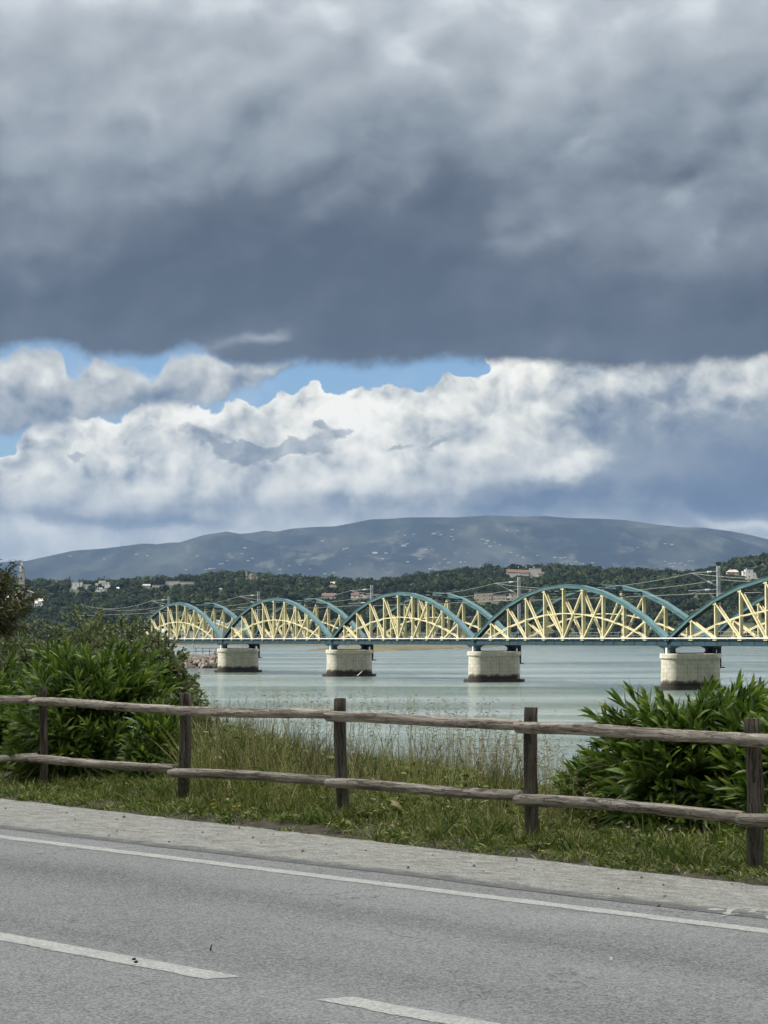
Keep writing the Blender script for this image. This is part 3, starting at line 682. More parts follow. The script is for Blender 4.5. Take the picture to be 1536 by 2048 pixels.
def pier(n):
    L, Th = 7.9, 2.85; zb = WATER_Z; c = BPT(n*SPAN, TW/2+.05, 0); c.z = zb
    base = Matrix.Translation(c-BRIDGE.location) @ rotP
    P = stadium(L, Th); Pc = stadium(L+.36, Th+.36); N = len(P)
    me = bpy.data.meshes.new('pier'); H = EYE-1.72-.62-zb
    vs = []; rows = 8
    for r in range(rows+1):
        z = .3+(H-.3)*r/rows; k = 1.02-.02*r/rows; vs += [(x*k, y*k, z) for x, y in P]
    fs = [(r*N+i, r*N+(i+1) % N, (r+1)*N+(i+1) % N, (r+1)*N+i) for r in range(rows) for i in range(N)]
    fs.append(tuple(rows*N+i for i in range(N)))
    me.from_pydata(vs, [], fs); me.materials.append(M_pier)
    per = [0]
    for i in range(N): a, b = P[i], P[(i+1) % N]; per.append(per[-1]+math.hypot(b[0]-a[0], b[1]-a[1]))
    uvl = me.uv_layers.new(name='UVMap')
    for p in me.polygons:
        for li, vi in zip(p.loop_indices, p.vertices):
            i = vi % N; u = per[i]
            if i == 0 and any((w_ % N) == N-1 for w_ in p.vertices) and len(p.vertices) == 4: u = per[N]
            uvl.data[li].uv = (u, me.vertices[vi].co.z)
    o = link('pier', me, BRIDGE); o.matrix_local = base
    # rounded cap
    cp = MB(); rings = [(0, -.14), (.02, -.05), (.05, 0), (.5, 0), (.58, -.03), (.62, -.10)]
    vs = []
    for z, dr in rings:
        q = stadium(L+.36+2*dr, Th+.36+2*dr); vs += [(x, y, H+z) for x, y in q]
    fs = [tuple(reversed(range(N)))]+[(r*N+i, r*N+(i+1) % N, (r+1)*N+(i+1) % N, (r+1)*N+i) for r in range(len(rings)-1) for i in range(N)]+[tuple((len(rings)-1)*N+i for i in range(N))]
    cp.add(vs, fs); link('cap', cp.build('cap', M_cap, data_only=True), o)
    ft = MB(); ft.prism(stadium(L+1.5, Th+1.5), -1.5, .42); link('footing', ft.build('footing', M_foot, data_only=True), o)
    # bearings: haunch, pedestal, curved frame
    top = H+.62; s_ = EYE-.79-zb
    for wo, mm in ((-TW/2-.05, M_teal), (TW/2-.05, M_black)):
        b = MB()
        for sgn in (-1, 1): b.hexa([(wo-.28, sgn*.55-.16, top), (wo+.28, sgn*.55-.16, top), (wo+.28, sgn*.55+.16, top), (wo-.28, sgn*.55+.16, top),
                (wo-.28, sgn*.55-.3, s_-.3), (wo+.28, sgn*.55-.3, s_-.3), (wo+.28, sgn*.55+.3, s_-.3), (wo-.28, sgn*.55+.3, s_-.3)])
        b.hexa([(wo-.45, -.9, s_-.3), (wo+.5, -.9, s_-.3), (wo+.5, .9, s_-.3), (wo-.45, .9, s_-.3), (wo-.75, -1.5, s_+.02), (wo+.9, -1.5, s_+.02), (wo+.9, 1.5, s_+.02), (wo-.75, 1.5, s_+.02)])
        link('bearing', b.build('bearing', mm, data_only=True), o)
    pl = MB(); pl.box((0.1, 0, top+.05), (2.6, .5, .05))
    pl.box((0, 0, s_+.0), (TW/2-.4, .3, .06))
    for sgn, x0 in ((1, -TW/2+.02), (-1, TW/2-.05)):   # dark curved knee plates
        pts = [(x0, top), (x0+sgn*.95, top), (x0+sgn*.62, top+.28), (x0+sgn*.7, s_-.2), (x0+sgn*1.3, s_), (x0, s_)]
        b0 = len(pl.v)
        for y in (-.35, .35): pl.v += [(x, y, z) for x, z in pts]
        n6 = len(pts); pl.f += [tuple(b0+i for i in range(n6)), tuple(b0+n6+i for i in reversed(range(n6)))]+[(b0+i, b0+n6+i, b0+n6+(i+1) % n6, b0+(i+1) % n6) for i in range(n6)]
    link('knee_plate', pl.build('knee_plate', M_black, data_only=True), o)
    wp = MB(); wp.box((-TW/2-.42, -.2, (top+s_-.2)/2), (.15, .2, (s_-.2-top)/2)); link('pedestal', wp.build('pedestal', M_white, data_only=True), o)
    return o
for n in (0, 1, 2, 3, 4): pier(n)

# overhead line masts stand on brackets at the far end of every pier
def mast(n, label):
    h = 9.1; w0 = TW+1.15
    r = empty('catenary_mast', BPT(n*SPAN, w0, -3.9), label, 'mast', 'overhead line masts along the bridge')
    Mi = Matrix.Translation(-r.location)
    def P(w_, z, t=0): return BPT(n*SPAN+t, w_, z)
    def put(mb, nm, m, par=None): return link(nm, mb.build(nm, m, data_only=True, M=Mi), par or r)
    m1 = MB()
    for s in (-1, 1): m1.bar(P(w0+s*.16, -1), P(w0+s*.16, h), BW, .055, .12)
    for i in range(18): z = -.8+(h+.6)*i/18; m1.bar(P(w0-.12, z), P(w0+.12, z+.3*(1 if i % 2 else -1)), UPV, .025, .02)
    put(m1, 'pole', M_galv)
    m2 = MB(); m2.bar(P(w0, -3.4), P(w0, -.9), BW, .2, .2); m2.box(P(w0+.1, -3.45), (.55, .3, .07), (BW, BA, UPV)); m2.bar(P(w0-.2, -1.15), P(TW-.3, -1.15), UPV, .07, .1); m2.bar(P(w0-.2, -3.4), P(TW+.4, -3.4), UPV, .07, .1)
    put(m2, 'bracket', M_black)
    m3 = MB()
    m3.tube([P(w0-.2, 8.45), P(w0-4.0, 8.15)], .045, 6); m3.tube([P(w0-.2, 6.6), P(w0-3.6, 8.1)], .045, 6)
    m3.tube([P(w0-.2, 6.2), P(w0-4.3, 6.0)], .045, 6); m3.tube([P(w0-.2, 5.0), P(w0-1.6, 6.0)], .03, 6); m3.tube([P(w0-2.6, 6.0), P(w0-4.2, 5.6)], .025, 6)
    a = put(m3, 'cantilever', M_galv)
    for (wa, za, wb, zb2) in ((w0-1.0, 8.39, w0-1.6, 8.34), (w0-.95, 6.93, w0-1.5, 7.17), (w0-1.3, 6.15, w0-1.9, 6.12)):
        q = MB(); q.tube([P(wa, za), P(wb, zb2)], [.09, .12], 8); put(q, 'insulator', M_white, a)
    return r
MASTL = ['leftmost steel catenary mast rising over the leftmost bridge arch', 'steel catenary mast above the pier nearest the left bank',
 'steel catenary mast beside the second stone pier from the left', 'steel catenary mast in front of the red roofed hilltop villa', 'tallest nearest steel catenary mast left of the white cubic house']
for n in range(5): mast(n, MASTL[4-n])
def wire(name, label, w0, zend, sag, th, pts_n=12):
    mb = MB(); P = []
    for n in range(5, -2, -1):
        for i in range(pts_n):
            f = i/pts_n; P.append(BPT((n-f)*SPAN, w0, zend-sag*4*f*(1-f)))
    mb.tube(P, th, 4, False)
    o = mb.build(name, M_wire); tag(o, label, 'wire'); return o
wire('overhead_wire', 'thin sagging messenger wire strung between the catenary masts over the track', TW+1.15-3.9, 8.15, 1.3, .028)
wire('overhead_wire', 'straight contact wire hanging lowest over the bridge track', TW+1.15-4.1, 5.6, .1, .03)
wire('overhead_wire', 'feeder wire sagging along the outer side of the catenary masts', TW+1.35, 7.4, .9, .028)

# ---------------------------------------------------------------- far shore, hill and mountain
SHORE = 2400.0
sky_px = [-1600, -900, -400, 0, 60, 150, 200, 300, 380, 440, 480, 560, 600, 650, 700, 750, 800, 850, 900, 960, 1010, 1050, 1100, 1160, 1230, 1300, 1370, 1420, 1450, 1490, 1536, 1650, 1900, 2600]
sky_py = [1170, 1165, 1160, 1166, 1168, 1169, 1168, 1163, 1157, 1153, 1151, 1156, 1160, 1162, 1166, 1167, 1160, 1155, 1149, 1147, 1149, 1140, 1139, 1140, 1144, 1147, 1150, 1143, 1133, 1121, 1116, 1112, 1130, 1160]
def hill_z(X, Y):
    px = 768+FPX*X/Y
    top = (1279-np.interp(px, sky_px, sky_py))/FPX*3500+EYE-7.5
    u = (Y-SHORE)/1100.0; uc = np.clip(u, 0, 1)
    prof = np.where(u < 1, 1-(1-uc)**1.6, 1-np.clip(u-1, 0, 1)**1.5*.9)
    base = WATER_Z+1.2*np.clip((Y-SHORE)/12, -8, 1)
    h = base + np.clip(prof, 0, 1)*(top-WATER_Z)
    h = h + (fbm(X/180., Y/180., 4, 21)-.5)*14*np.clip(u*5, 0, 1)*np.clip(2.2-2*u, .15, 1)
    return h
def hz(X, Y): return float(hill_z(np.array([X]), np.array([Y]))[0])
xs = np.linspace(-2600, 2600, 360); ys = np.concatenate([np.linspace(SHORE-80, SHORE+40, 16), np.linspace(SHORE+50, 4700, 130)])
HX, HY = np.meshgrid(xs, ys, indexing='ij'); HZ = hill_z(HX, HY)
def hillmat():
    m, t, b = mat('hillside_scrub'); co = t.new('ShaderNodeTexCoord').outputs['Object']
    n = t.noise(co, .012, 5, .6); n2 = t.noise(co, .12, 4, .6)
    c = t.mix(t.ss(n, .42, .58), (.045, .06, .03), (.12, .115, .07)); c = t.mix(t.ss(n2, .4, .65), c, (.05, .065, .03))
    sx = t.new('ShaderNodeSeparateXYZ'); t.l.new(co, sx.inputs[0])
    c = t.mix(t.ss(sx.outputs[2], WATER_Z+1.6, WATER_Z+.5), c, (.14, .12, .09))
    t.l.new(c, b.inputs['Base Color']); b.inputs['Roughness'].default_value = 1; b.inputs['Specular IOR Level'].default_value = .1
    return m
o = link('hillside', npmesh('hillside', np.stack([HX, HY, HZ], -1).reshape(-1, 3), gridfaces(*HX.shape)[:, ::-1], hillmat(), True)); tag(o, kind='structure')

MY = 20000.0; MY0 = 14000.0; KM = 20/12
mpx = [-3500, -1500, -500, 0, 39, 49, 98, 146, 212, 286, 312, 342, 358, 407, 452, 482, 500, 531, 551, 581, 625, 670, 700, 741, 771, 818, 913, 971, 983, 1037, 1095, 1132, 1198, 1252, 1314, 1364, 1405, 1459, 1500, 1536, 1750, 2100, 3200, 5000]
mpy = [1200, 1180, 1150, 1125, 1121, 1123, 1112, 1101.5, 1096.7, 1087, 1088.5, 1085, 1085, 1070, 1063, 1067.6, 1066, 1061, 1064, 1057.5, 1054, 1052.5, 1047, 1038.5, 1038, 1034.5, 1034.5, 1031, 1031, 1033, 1032, 1035.5, 1037, 1040, 1049, 1054.5, 1055, 1062, 1069.5, 1078.5, 1110, 1150, 1190, 1210]
def mtn_z(X, Y):
    px = 768+FPX*X/Y
    top = (1279-np.interp(px, mpx, mpy))/FPX*MY+EYE
    u = np.clip((Y-MY0)/(MY-MY0), 0, 2.2)
    prof = np.where(u < 1, .08+.92*np.minimum(u, 1)**1.5, 1-np.clip(u-1, 0, 1)**1.3*.6)
    e = np.clip(u*3, 0, 1)*np.clip((1-u)*6, 0, 1)
    X = X/KM; Y = Y/KM; rg = 1-np.abs(fbm(X/1300.+.4*Y/1300., Y/2600., 5, 33)*2-1)
    rg2 = fbm(X/420., Y/700., 4, 57)
    return 2 + top*np.clip(prof, 0, 1) + e*KM*((rg-.75)*270*np.clip(u+.2, 0, 1) + (rg2-.5)*120)
xs = np.linspace(-9500, 9500, 460); ys = np.linspace(13700, 25000, 190)
MX, MYY = np.meshgrid(xs, ys, indexing='ij'); MZ = mtn_z(MX, MYY)
def mtmat():
    m, t, b = mat('mountain_slope'); co = t.vm('MULTIPLY', t.new('ShaderNodeTexCoord').outputs['Object'], (1, .3, 1))
    n = t.noise(co, .001, 6, .65); n2 = t.noise(co, .0045, 6, .7); n3 = t.noise(co, .0003, 3, .5)
    c = t.mix(t.ss(n, .40, .62), (.014, .020, .018), (.050, .056, .045)); c = t.mix(t.m('MULTIPLY', t.ss(n2, .5, .66), t.ss(n3, .35, .65)), c, (.13, .13, .105))
    c = t.mix(t.m('MULTIPLY', t.ss(n2, .46, .36), .5), c, (.012, .018, .016))
    t.l.new(c, b.inputs['Base Color']); b.inputs['Roughness'].default_value = 1; b.inputs['Specular IOR Level'].default_value = .05
    return m
o = link('mountain', npmesh('mountain', np.stack([MX, MYY, MZ], -1).reshape(-1, 3), gridfaces(*MX.shape)[:, ::-1], mtmat(), True)); tag(o, kind='structure')
# land between the hill and the mountain
pm = MB(); pm.add([(-16000, 4400, 0), (16000, 4400, 0), (16000, 14400, 6), (-16000, 14400, 6)], [(0, 1, 2, 3)])
o = pm.build('valley_land', hillmat()); o.location.z = 8; tag(o, kind='structure')
# sand spit in the river
sp = MB(); a = [ground(x, y, WATER_Z) for x, y in ((608, 1302), (640, 1301.5), (700, 1302.5), (760, 1302.5), (840, 1300.5), (900, 1297.5), (990, 1294.5), (1010, 1293), (930, 1292.6), (800, 1293.2), (720, 1294.2), (660, 1296.5), (625, 1299.5))]
n = len(a); cx = sum((p.x for p in a))/n; cy = sum((p.y for p in a))/n
sp.v = [(p.x, p.y, WATER_Z-.1) for p in a]+[(cx+(p.x-cx)*.93, cy+(p.y-cy)*.93, WATER_Z+.75) for p in a]; sp.f = [tuple(n+i for i in range(n))]+[(i, (i+1) % n, n+(i+1) % n, n+i) for i in range(n)]
o = sp.build('sand_spit', simple('spit_grass_and_sand', (.13, .115, .06), 1, .4, .02)); tag(o, kind='structure')

def march(px, py, f, y0, y1, st):
    """first point where the sight line through (px,py) meets the terrain f"""
    d = ray(px, py); Y = y0
    while Y < y1:
        k = Y/d.y
        if EYE+d.z*k <= f(d.x*k, Y): return Vector((d.x*k, Y, f(d.x*k, Y)))
        Y += st
    return None

# ---------------------------------------------------------------- buildings across the river
CLEAR = []        # (px0, px1, py0, py1, Y): trees nearer than Y are kept out of here
def house(name, label, cat, px0, px1, pyt, pyb, wall, roof, roofkind='gable', vols=None, Y=None, chim=0, depth=None, win=True, group=None, clear=True):
    pxc = (px0+px1)/2
    p = march(pxc, pyb-1, hz, SHORE+20, 3900, 4) if Y is None else None
    if p is None: Y = Y or 3350.0; d = at(pxc, pyb, Y); p = Vector((d.x, Y, d.z))
    Y = p.y; sc = Y/FPX; W = (px1-px0)*sc; zt = at(pxc, pyt, Y).z; zb = at(pxc, pyb, Y).z; H = zt-zb; Dp = depth or max(7, min(W*.7, 16))
    r = empty(name, (p.x, Y+Dp/2, zb), label, cat, group)
    vols = vols or [(0, 1, 0, 1, roofkind)]
    for (a, b, dz, hh, rk) in vols:
        x0 = -W/2+W*a; x1 = -W/2+W*b; h = H*hh; rh = min(h*.42, 4.2) if rk in ('gable', 'hip') else .5
        dd = Dp/2*(.8+.2*((b-a) > .5)) ; off = -.6*dz
        w_ = MB(); wh = h-rh; w_.hexa([(x0, -dd+off, -4), (x1, -dd+off, -4), (x1, dd+off, -4), (x0, dd+off, -4), (x0, -dd+off, wh), (x1, -dd+off, wh), (x1, dd+off, wh), (x0, dd+off, wh)])
        wl = w_.build('wall', wall, data_only=True); wo = link('wall', wl, r)
        rf = MB(); e = .5
        if rk == 'gable': rf.v = [(x0-e, -dd-e+off, wh), (x1+e, -dd-e+off, wh), (x1+e, dd+e+off, wh), (x0-e, dd+e+off, wh), (x0-e, off, h), (x1+e, off, h)]; rf.f = [(0, 1, 5, 4), (2, 3, 4, 5), (0, 4, 3), (1, 2, 5), (3, 2, 1, 0)]
        elif rk == 'front': xm = (x0+x1)/2; rf.v = [(x0-e, -dd-e+off, wh), (x1+e, -dd-e+off, wh), (x1+e, dd+e+off, wh), (x0-e, dd+e+off, wh), (xm, -dd-e+off, wh+(x1-x0)*.28), (xm, dd+e+off, wh+(x1-x0)*.28)]; rf.f = [(0, 1, 4), (2, 3, 5), (1, 2, 5, 4), (3, 0, 4, 5), (3, 2, 1, 0)]
        elif rk == 'hip': q = min((x1-x0)/2, dd)*.8; rf.v = [(x0-e, -dd-e+off, wh), (x1+e, -dd-e+off, wh), (x1+e, dd+e+off, wh), (x0-e, dd+e+off, wh), (x0+q, off, h), (x1-q, off, h)]; rf.f = [(0, 1, 5, 4), (2, 3, 4, 5), (0, 4, 3), (1, 2, 5), (3, 2, 1, 0)]
        else: rf.box(((x0+x1)/2, off, wh+.22), ((x1-x0)/2+.25, dd+.25, .22))
        link('roof', rf.build('roof', roof if rk != 'flat' else wall, data_only=True), r)
        if win and wh > 3:
            nw = max(1, int((x1-x0)/5.5)); fl = max(1, int(wh/4.5))
            for i in range(nw):
                for j in range(fl):
                    g = MB(); xx = x0+(x1-x0)*(i+.5)/nw; zz2 = wh*(j+.52)/fl
                    g.box((xx, -dd+off-.02, zz2), (.65, .06, .75)); link('window', g.build('window', M_glass, data_only=True), wo)
    for i in range(chim):
        c = MB(); xx = -W/2+W*(.3+.2*i); c.box((xx, -1, H), (.55, .55, 1.3)); link('chimney', c.build('chimney', wall, data_only=True), r)
    if clear: CLEAR.append((px0-2, px1+2, pyt-3, pyt+(pyb-pyt)*.72, Y))
    return r
house('villa', 'white hilltop villa with long red clay roof and three chimneys', 'house', 1014, 1092, 1134, 1156, M_offw, M_redroof, chim=3, vols=[(0, .38, 0, .8, 'gable'), (.30, .56, 3, .75, 'gable'), (.58, .88, 0, .9, 'flat'), (.80, 1.0, 5, .6, 'gable')], win=False)
house('stone_house', 'grey beige house with a tall chimney, left of the white cubic house', 'house', 1454, 1480, 1139, 1151, M_cream, M_cream, chim=1, vols=[(0, 1, 0, 1, 'hip')])
house('cubic_house', 'white cubic two storey house with a tall chimney on the right hillside', 'house', 1486, 1513, 1139, 1158, M_white, M_white, chim=1, vols=[(0, .25, 0, .85, 'flat'), (.18, .75, 2, 1.0, 'flat'), (.6, 1, 4, .7, 'flat')])
house('castle_house', 'sandy turreted mansion on top of the left ridge', 'mansion', 487, 520, 1144, 1163, M_cream, M_cream, vols=[(0, .45, 0, .72, 'flat'), (.35, .75, 1, .85, 'flat'), (.1, .2, 2, 1.05, 'flat'), (.45, .53, 3, 1.15, 'flat'), (.7, 1, 1, .6, 'flat')])
house('cottage', 'small white cottage just left of the sandy mansion', 'house', 467, 480, 1156, 1163, M_offw, M_offw, vols=[(0, 1, 0, 1, 'flat')])
house('farmhouse', 'low farmhouse with orange roof and white chimney above the second arch', 'house', 640, 672, 1186, 1199, M_offw, M_redroof, chim=1)
house('farmhouse', 'white and red roofed farmhouse beside the third mast', 'house', 702, 740, 1184, 1198, M_white, M_redroof, vols=[(0, .4, 0, 1, 'gable'), (.35, .8, 1, .75, 'hip'), (.8, 1, 0, .6, 'flat')])
house('ruined_building', 'long roofless stone ruin behind the third and fourth arches', 'ruin', 950, 1062, 1186, 1204, M_cream, M_cream, vols=[(0, .32, 0, 1, 'flat'), (.30, .56, 0, .8, 'flat'), (.62, 1, 0, .95, 'flat')], depth=10)
house('long_building', 'long low pale building on the left ridge', 'building', 330, 392, 1162, 1170, M_offw, M_grey, vols=[(0, .45, 0, 1, 'flat'), (.47, 1, 0, .85, 'flat')], win=False)
house('long_building', 'short low pale building left of the long one', 'building', 282, 326, 1167, 1176, M_offw, M_grey, vols=[(0, .4, 0, .9, 'gable'), (.5, 1, 0, .7, 'flat')], win=False)
house('white_house', 'white house with a pinkish front under the three palms', 'house', 140, 180, 1164, 1176, M_white, M_redroof, vols=[(0, .58, 0, 1, 'flat'), (.6, 1, 0, .6, 'flat')])
house('white_house', 'cluster of white flat roofed blocks right of the palms', 'house', 190, 224, 1161, 1171, M_white, M_white, vols=[(0, .4, 0, .5, 'flat'), (.2, .55, 0, 1, 'flat'), (.5, .85, 0, .7, 'flat')])
house('white_house', 'white stepped house lower on the left slope', 'house', 190, 216, 1175, 1184, M_white, M_white, vols=[(0, .5, 0, 1, 'flat'), (.3, 1, 1, .7, 'flat')])
house('white_house', 'tiny white house beside the stepped house', 'house', 231, 240, 1174, 1181, M_white, M_white)
house('white_house', 'tiny white house on the slope under the sandy mansion', 'house', 434, 448, 1176, 1182, M_offw, M_offw)
house('white_house', 'small pale house half hidden on the ridge over the third arch', 'house', 655, 672, 1163, 1172, M_cream, M_cream)
house('marina_hall', 'large white gabled boat hall seen through the leftmost arch', 'hall', 412, 482, 1233, 1276, M_offw, M_offw, Y=2420, vols=[(0, .55, 0, .62, 'front'), (.5, 1, 2, .62, 'front')], depth=60, win=False)
house('marina_shed', 'long low white shed seen through the leftmost arch', 'shed', 310, 420, 1252, 1278, M_offw, M_grey, Y=2415, vols=[(0, .45, 0, .8, 'gable'), (.45, 1, 0, .6, 'flat')], depth=20)
# church half hidden by the tree on the left
def church():
    p = march(43, 1206, hz, SHORE+20, 3800, 4); Y = p.y; sc = Y/FPX; zb = p.z
    r = empty('church', (p.x, Y, zb), 'white church with a tall pointed bell tower behind the left tree', 'church')
    zt = at(43, 1124, Y).z-zb; m = MB(); m.box((0, 0, zt*.36), (3.4, 3.4, zt*.40)); link('bell_tower', m.build('bell_tower', M_grey, data_only=True), r)
    m = MB(); m.box((0, 0, zt*.765), (3.8, 3.8, .35)); m.prism([(2.6*math.cos(a), 2.6*math.sin(a)) for a in [math.pi*(i+.5)/4 for i in range(8)]], zt*.77, zt*.86); link('belfry', m.build('belfry', M_grey, data_only=True), r)
    m = MB(); k = 8; rg = []
    for z, rr in ((.86, 3.0), (.90, 2.6), (.95, 1.4), (1.0, .15)): rg.append([(rr*math.cos(2*math.pi*i/k), rr*math.sin(2*math.pi*i/k), zt*z) for i in range(k)])
    m.v = [q for g in rg for q in g]; m.f = [(a*k+i, a*k+(i+1) % k, (a+1)*k+(i+1) % k, (a+1)*k+i) for a in range(3) for i in range(k)]+[tuple(3*k+i for i in range(k))]
    link('spire', m.build('spire', M_grey, data_only=True), r)
    m = MB(); w2, h2, d2 = 9.5, zt*.26, 26; m.hexa([(-w2, 2, -6), (w2+3, 2, -6), (w2+3, d2, -6), (-w2, d2, -6), (-w2, 2, h2), (w2+3, 2, h2), (w2+3, d2, h2), (-w2, d2, h2)]); nv = link('nave', m.build('nave', M_offw, data_only=True), r)
    m = MB(); m.v = [(-w2-.5, 1.6, h2), (w2+3.5, 1.6, h2), (w2+3.5, d2, h2), (-w2-.5, d2, h2), (1.5, 1.6, h2+5), (1.5, d2, h2+5)]; m.f = [(0, 1, 4), (2, 3, 5), (1, 2, 5, 4), (3, 0, 4, 5), (3, 2, 1, 0)]; link('roof', m.build('roof', M_grey, data_only=True), nv)
    for z in (.28, .6):
        m = MB(); m.box((0, -3.42, zt*z), (.9, .08, 1.9)); link('window', m.build('window', M_glass, data_only=True), r)
    CLEAR.append((12, 76, 1120, 1203, Y))
church()
house('white_house', 'white town houses just right of the church', 'house', 66, 92, 1196, 1214, M_white, M_offw, vols=[(0, .4, 0, .7, 'gable'), (.35, .75, 0, 1, 'gable'), (.75, 1, 0, .5, 'flat')])
house('white_house', 'white town house just left of the church', 'house', 10, 32, 1188, 1208, M_white, M_offw, vols=[(0, .6, 0, 1, 'gable'), (.6, 1, 0, .6, 'flat')])

# villages as white houses on the mountain slope
mh = MB(); mh.box((0, 0, 0), (.5, .4, .35)); mh.v += [(-.55, -.45, .34), (.55, -.45, .34), (.55, .45, .34), (-.55, .45, .34), (-.5, 0, .6), (.5, 0, .6)]; b0 = 8
mh.f += [(b0, b0+1, b0+5, b0+4), (b0+2, b0+3, b0+4, b0+5), (b0, b0+4, b0+3), (b0+1, b0+2, b0+5)]
MHME = mh.build('mountain_house', M_grey, data_only=True)
mzf = lambda X, Y: float(mtn_z(np.array([X]), np.array([Y]))[0])
spots = [(690, 1101, 14), (645, 1086, 9), (695, 1099, 8), (750, 1109, 14), (772, 1108, 9), (765, 1119, 8), (807, 1094, 14), (815, 1089, 8), (868, 1073, 13), (882, 1073, 8), (905, 1063, 8), (903, 1075, 9), (907, 1080, 6), (920, 1071, 6), (965, 1082, 10), (975, 1084, 10), (972, 1089, 8),
 (990, 1088, 7), (980, 1095, 8), (911, 1108, 6), (840, 1121, 9), (815, 1126, 9), (890, 1120, 9), (898, 1128, 9), (921, 1127, 8), (860, 1139, 8), (890, 1137, 6), (880, 1130, 6), (930, 1126, 7), (852, 1101, 7), (863, 1101, 6), (937, 1108, 6), (1022, 1109, 8), (1035, 1113, 8), (1010, 1107, 7), (1046, 1116, 7),
 (1075, 1113, 7), (1110, 1117, 8), (1122, 1120, 8), (1130, 1117, 7), (1152, 1127, 7), (1185, 1129, 9), (1165, 1129, 7), (1340, 1131, 9), (1350, 1128, 8), (1362, 1130, 9), (1346, 1135, 7), (1378, 1127, 7), (1372, 1133, 8), (1385, 1123, 6), (1330, 1126, 6), (578, 1134, 7), (560, 1140, 8), (600, 1132, 6), (490, 1098, 9),
 (484, 1110, 7), (496, 1125, 8), (440, 1130, 6), (428, 1140, 7), (395, 1115, 6), (372, 1142, 6), (420, 1141, 9), (445, 1131, 6), (455, 1123, 6), (412, 1140, 6), (273, 1114, 9), (295, 1114, 8), (208, 1120, 7), (140, 1116, 9), (505, 1118, 7), (512, 1133, 6), (650, 1150, 8), (668, 1147, 7), (620, 1140, 6), (1290, 1138, 6), (700, 1131, 5), (1000, 1092, 6), (1014, 1063, 8), (1035, 1063, 7),
 (1330, 1090, 7), (1344, 1091, 8), (1276, 1096, 6), (940, 1140, 8), (960, 1133, 6), (810, 1075, 6), (828, 1071, 6)]
MG = 'tiny white houses scattered over the mountain slope'
for (px, py, wd) in spots:
    p = march(px, py, mzf, MY0+200, MY-150, 40)
    if p is None: continue
    o = bpy.data.objects.new('mountain_house', MHME); COL.objects.link(o); W = wd*p.y/FPX
    o.location = (p.x, p.y-2, p.z+W*.10); o.scale = (W*.7, 14, W*.30); o.rotation_euler.z = random.uniform(-.4, .4)
    tag(o, 'tiny white house among the scattered villages on the mountain slope', 'house', MG)
def ridge_mast(px, py, h, label):
    h *= KM; p = at(px, py, MY-30); r = MB()
    for s in ((-1, -1), (1, -1), (1, 1), (-1, 1)): r.bar((s[0]*1.6, s[1]*1.6, -12), (s[0]*.5, s[1]*.5, h), (1, 0, 0), .35, .35)
    for i in range(6): z = h*i/6; r.box((0, 0, z), (1.4, 1.4, .25))
    o = r.build('lattice_mast', M_grey); o.location = p; tag(o, label, 'mast', 'masts on the mountain ridge')
ridge_mast(243, 1094, 34, 'thin mast on the left shoulder of the mountain ridge')
ridge_mast(711, 1046, 22, 'thin mast left of the mountain summit')
ridge_mast(823, 1034.5, 14, 'stubby mast on the mountain summit')
ridge_mast(368, 1084, 12, 'small mast on the ridge left of the rounded hilltop')

# ---------------------------------------------------------------- trees on the far hill
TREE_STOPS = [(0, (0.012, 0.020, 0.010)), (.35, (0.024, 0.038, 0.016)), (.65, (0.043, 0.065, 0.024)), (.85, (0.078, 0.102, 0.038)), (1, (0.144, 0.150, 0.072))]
M_wood = leafmat('hill_foliage', TREE_STOPS, .8, .12, 'tint', .02, .18, .15)
ICO = None
def ico():
    bm = bmesh.new(); bmesh.ops.create_icosphere(bm, subdivisions=1, radius=1); v = np.array([x.co[:] for x in bm.verts]); f = np.array([[x.index for x in g.verts] for g in bm.faces]); bm.free(); return v, f
IV, IF = ico()
def crowns(C, Rr, Hr, nq, qs, rng, tint):
    """C (n,3) crown centres, Rr horizontal radii, Hr vertical radii. Returns quads of leaf clumps around several sub-lobes, plus tints"""
    n = len(C); V = []; TT = []
    nl = 6
    lob = rng.normal(size=(n, nl, 3)); lob /= np.linalg.norm(lob, axis=2, keepdims=True); lob[:, :, 2] = np.abs(lob[:, :, 2])*.9-.15
    lc = lob*rng.uniform(.25, .62, (n, nl, 1)); lr = rng.uniform(.38, .62, (n, nl, 1))
    k = nq//nl
    d = rng.normal(size=(n, nl, k, 3)); d /= np.linalg.norm(d, axis=3, keepdims=True); d[..., 2] = np.where(d[..., 2] < -.3, -d[..., 2], d[..., 2])
    p = lc[:, :, None]+d*lr[:, :, None]*rng.uniform(.75, 1.1, (n, nl, k, 1))
    p = p.reshape(n, nl*k, 3); dn = d.reshape(n, nl*k, 3)+rng.normal(size=(n, nl*k, 3))*.45
    P = C[:, None]+p*np.stack([Rr, Rr, Hr], -1)[:, None]
    dn /= np.linalg.norm(dn, axis=2, keepdims=True)
    a = np.cross(dn, rng.normal(size=dn.shape)); a /= np.linalg.norm(a, axis=2, keepdims=True); b = np.cross(dn, a)
    sz = qs*rng.uniform(.6, 1.3, (n, nl*k, 1)); a *= sz; b *= sz*rng.uniform(.55, 1, (n, nl*k, 1))
    q = np.stack([P-a-b*.6, P+a*.5-b, P+a+b*.5, P-a*.6+b], 2)
    T_ = np.broadcast_to(tint[:, None, None], q.shape[:3])
    # dark solid hearts of the lobes as quads too (degenerate last vertex)
    return q.reshape(-1, 3), T_.reshape(-1)
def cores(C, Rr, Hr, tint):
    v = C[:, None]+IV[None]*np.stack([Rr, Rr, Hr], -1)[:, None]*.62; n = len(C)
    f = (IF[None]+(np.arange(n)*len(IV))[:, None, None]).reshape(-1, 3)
    return v.reshape(-1, 3), np.concatenate([f, f[:, 2:3]], 1), np.repeat(tint*.6, len(IV))
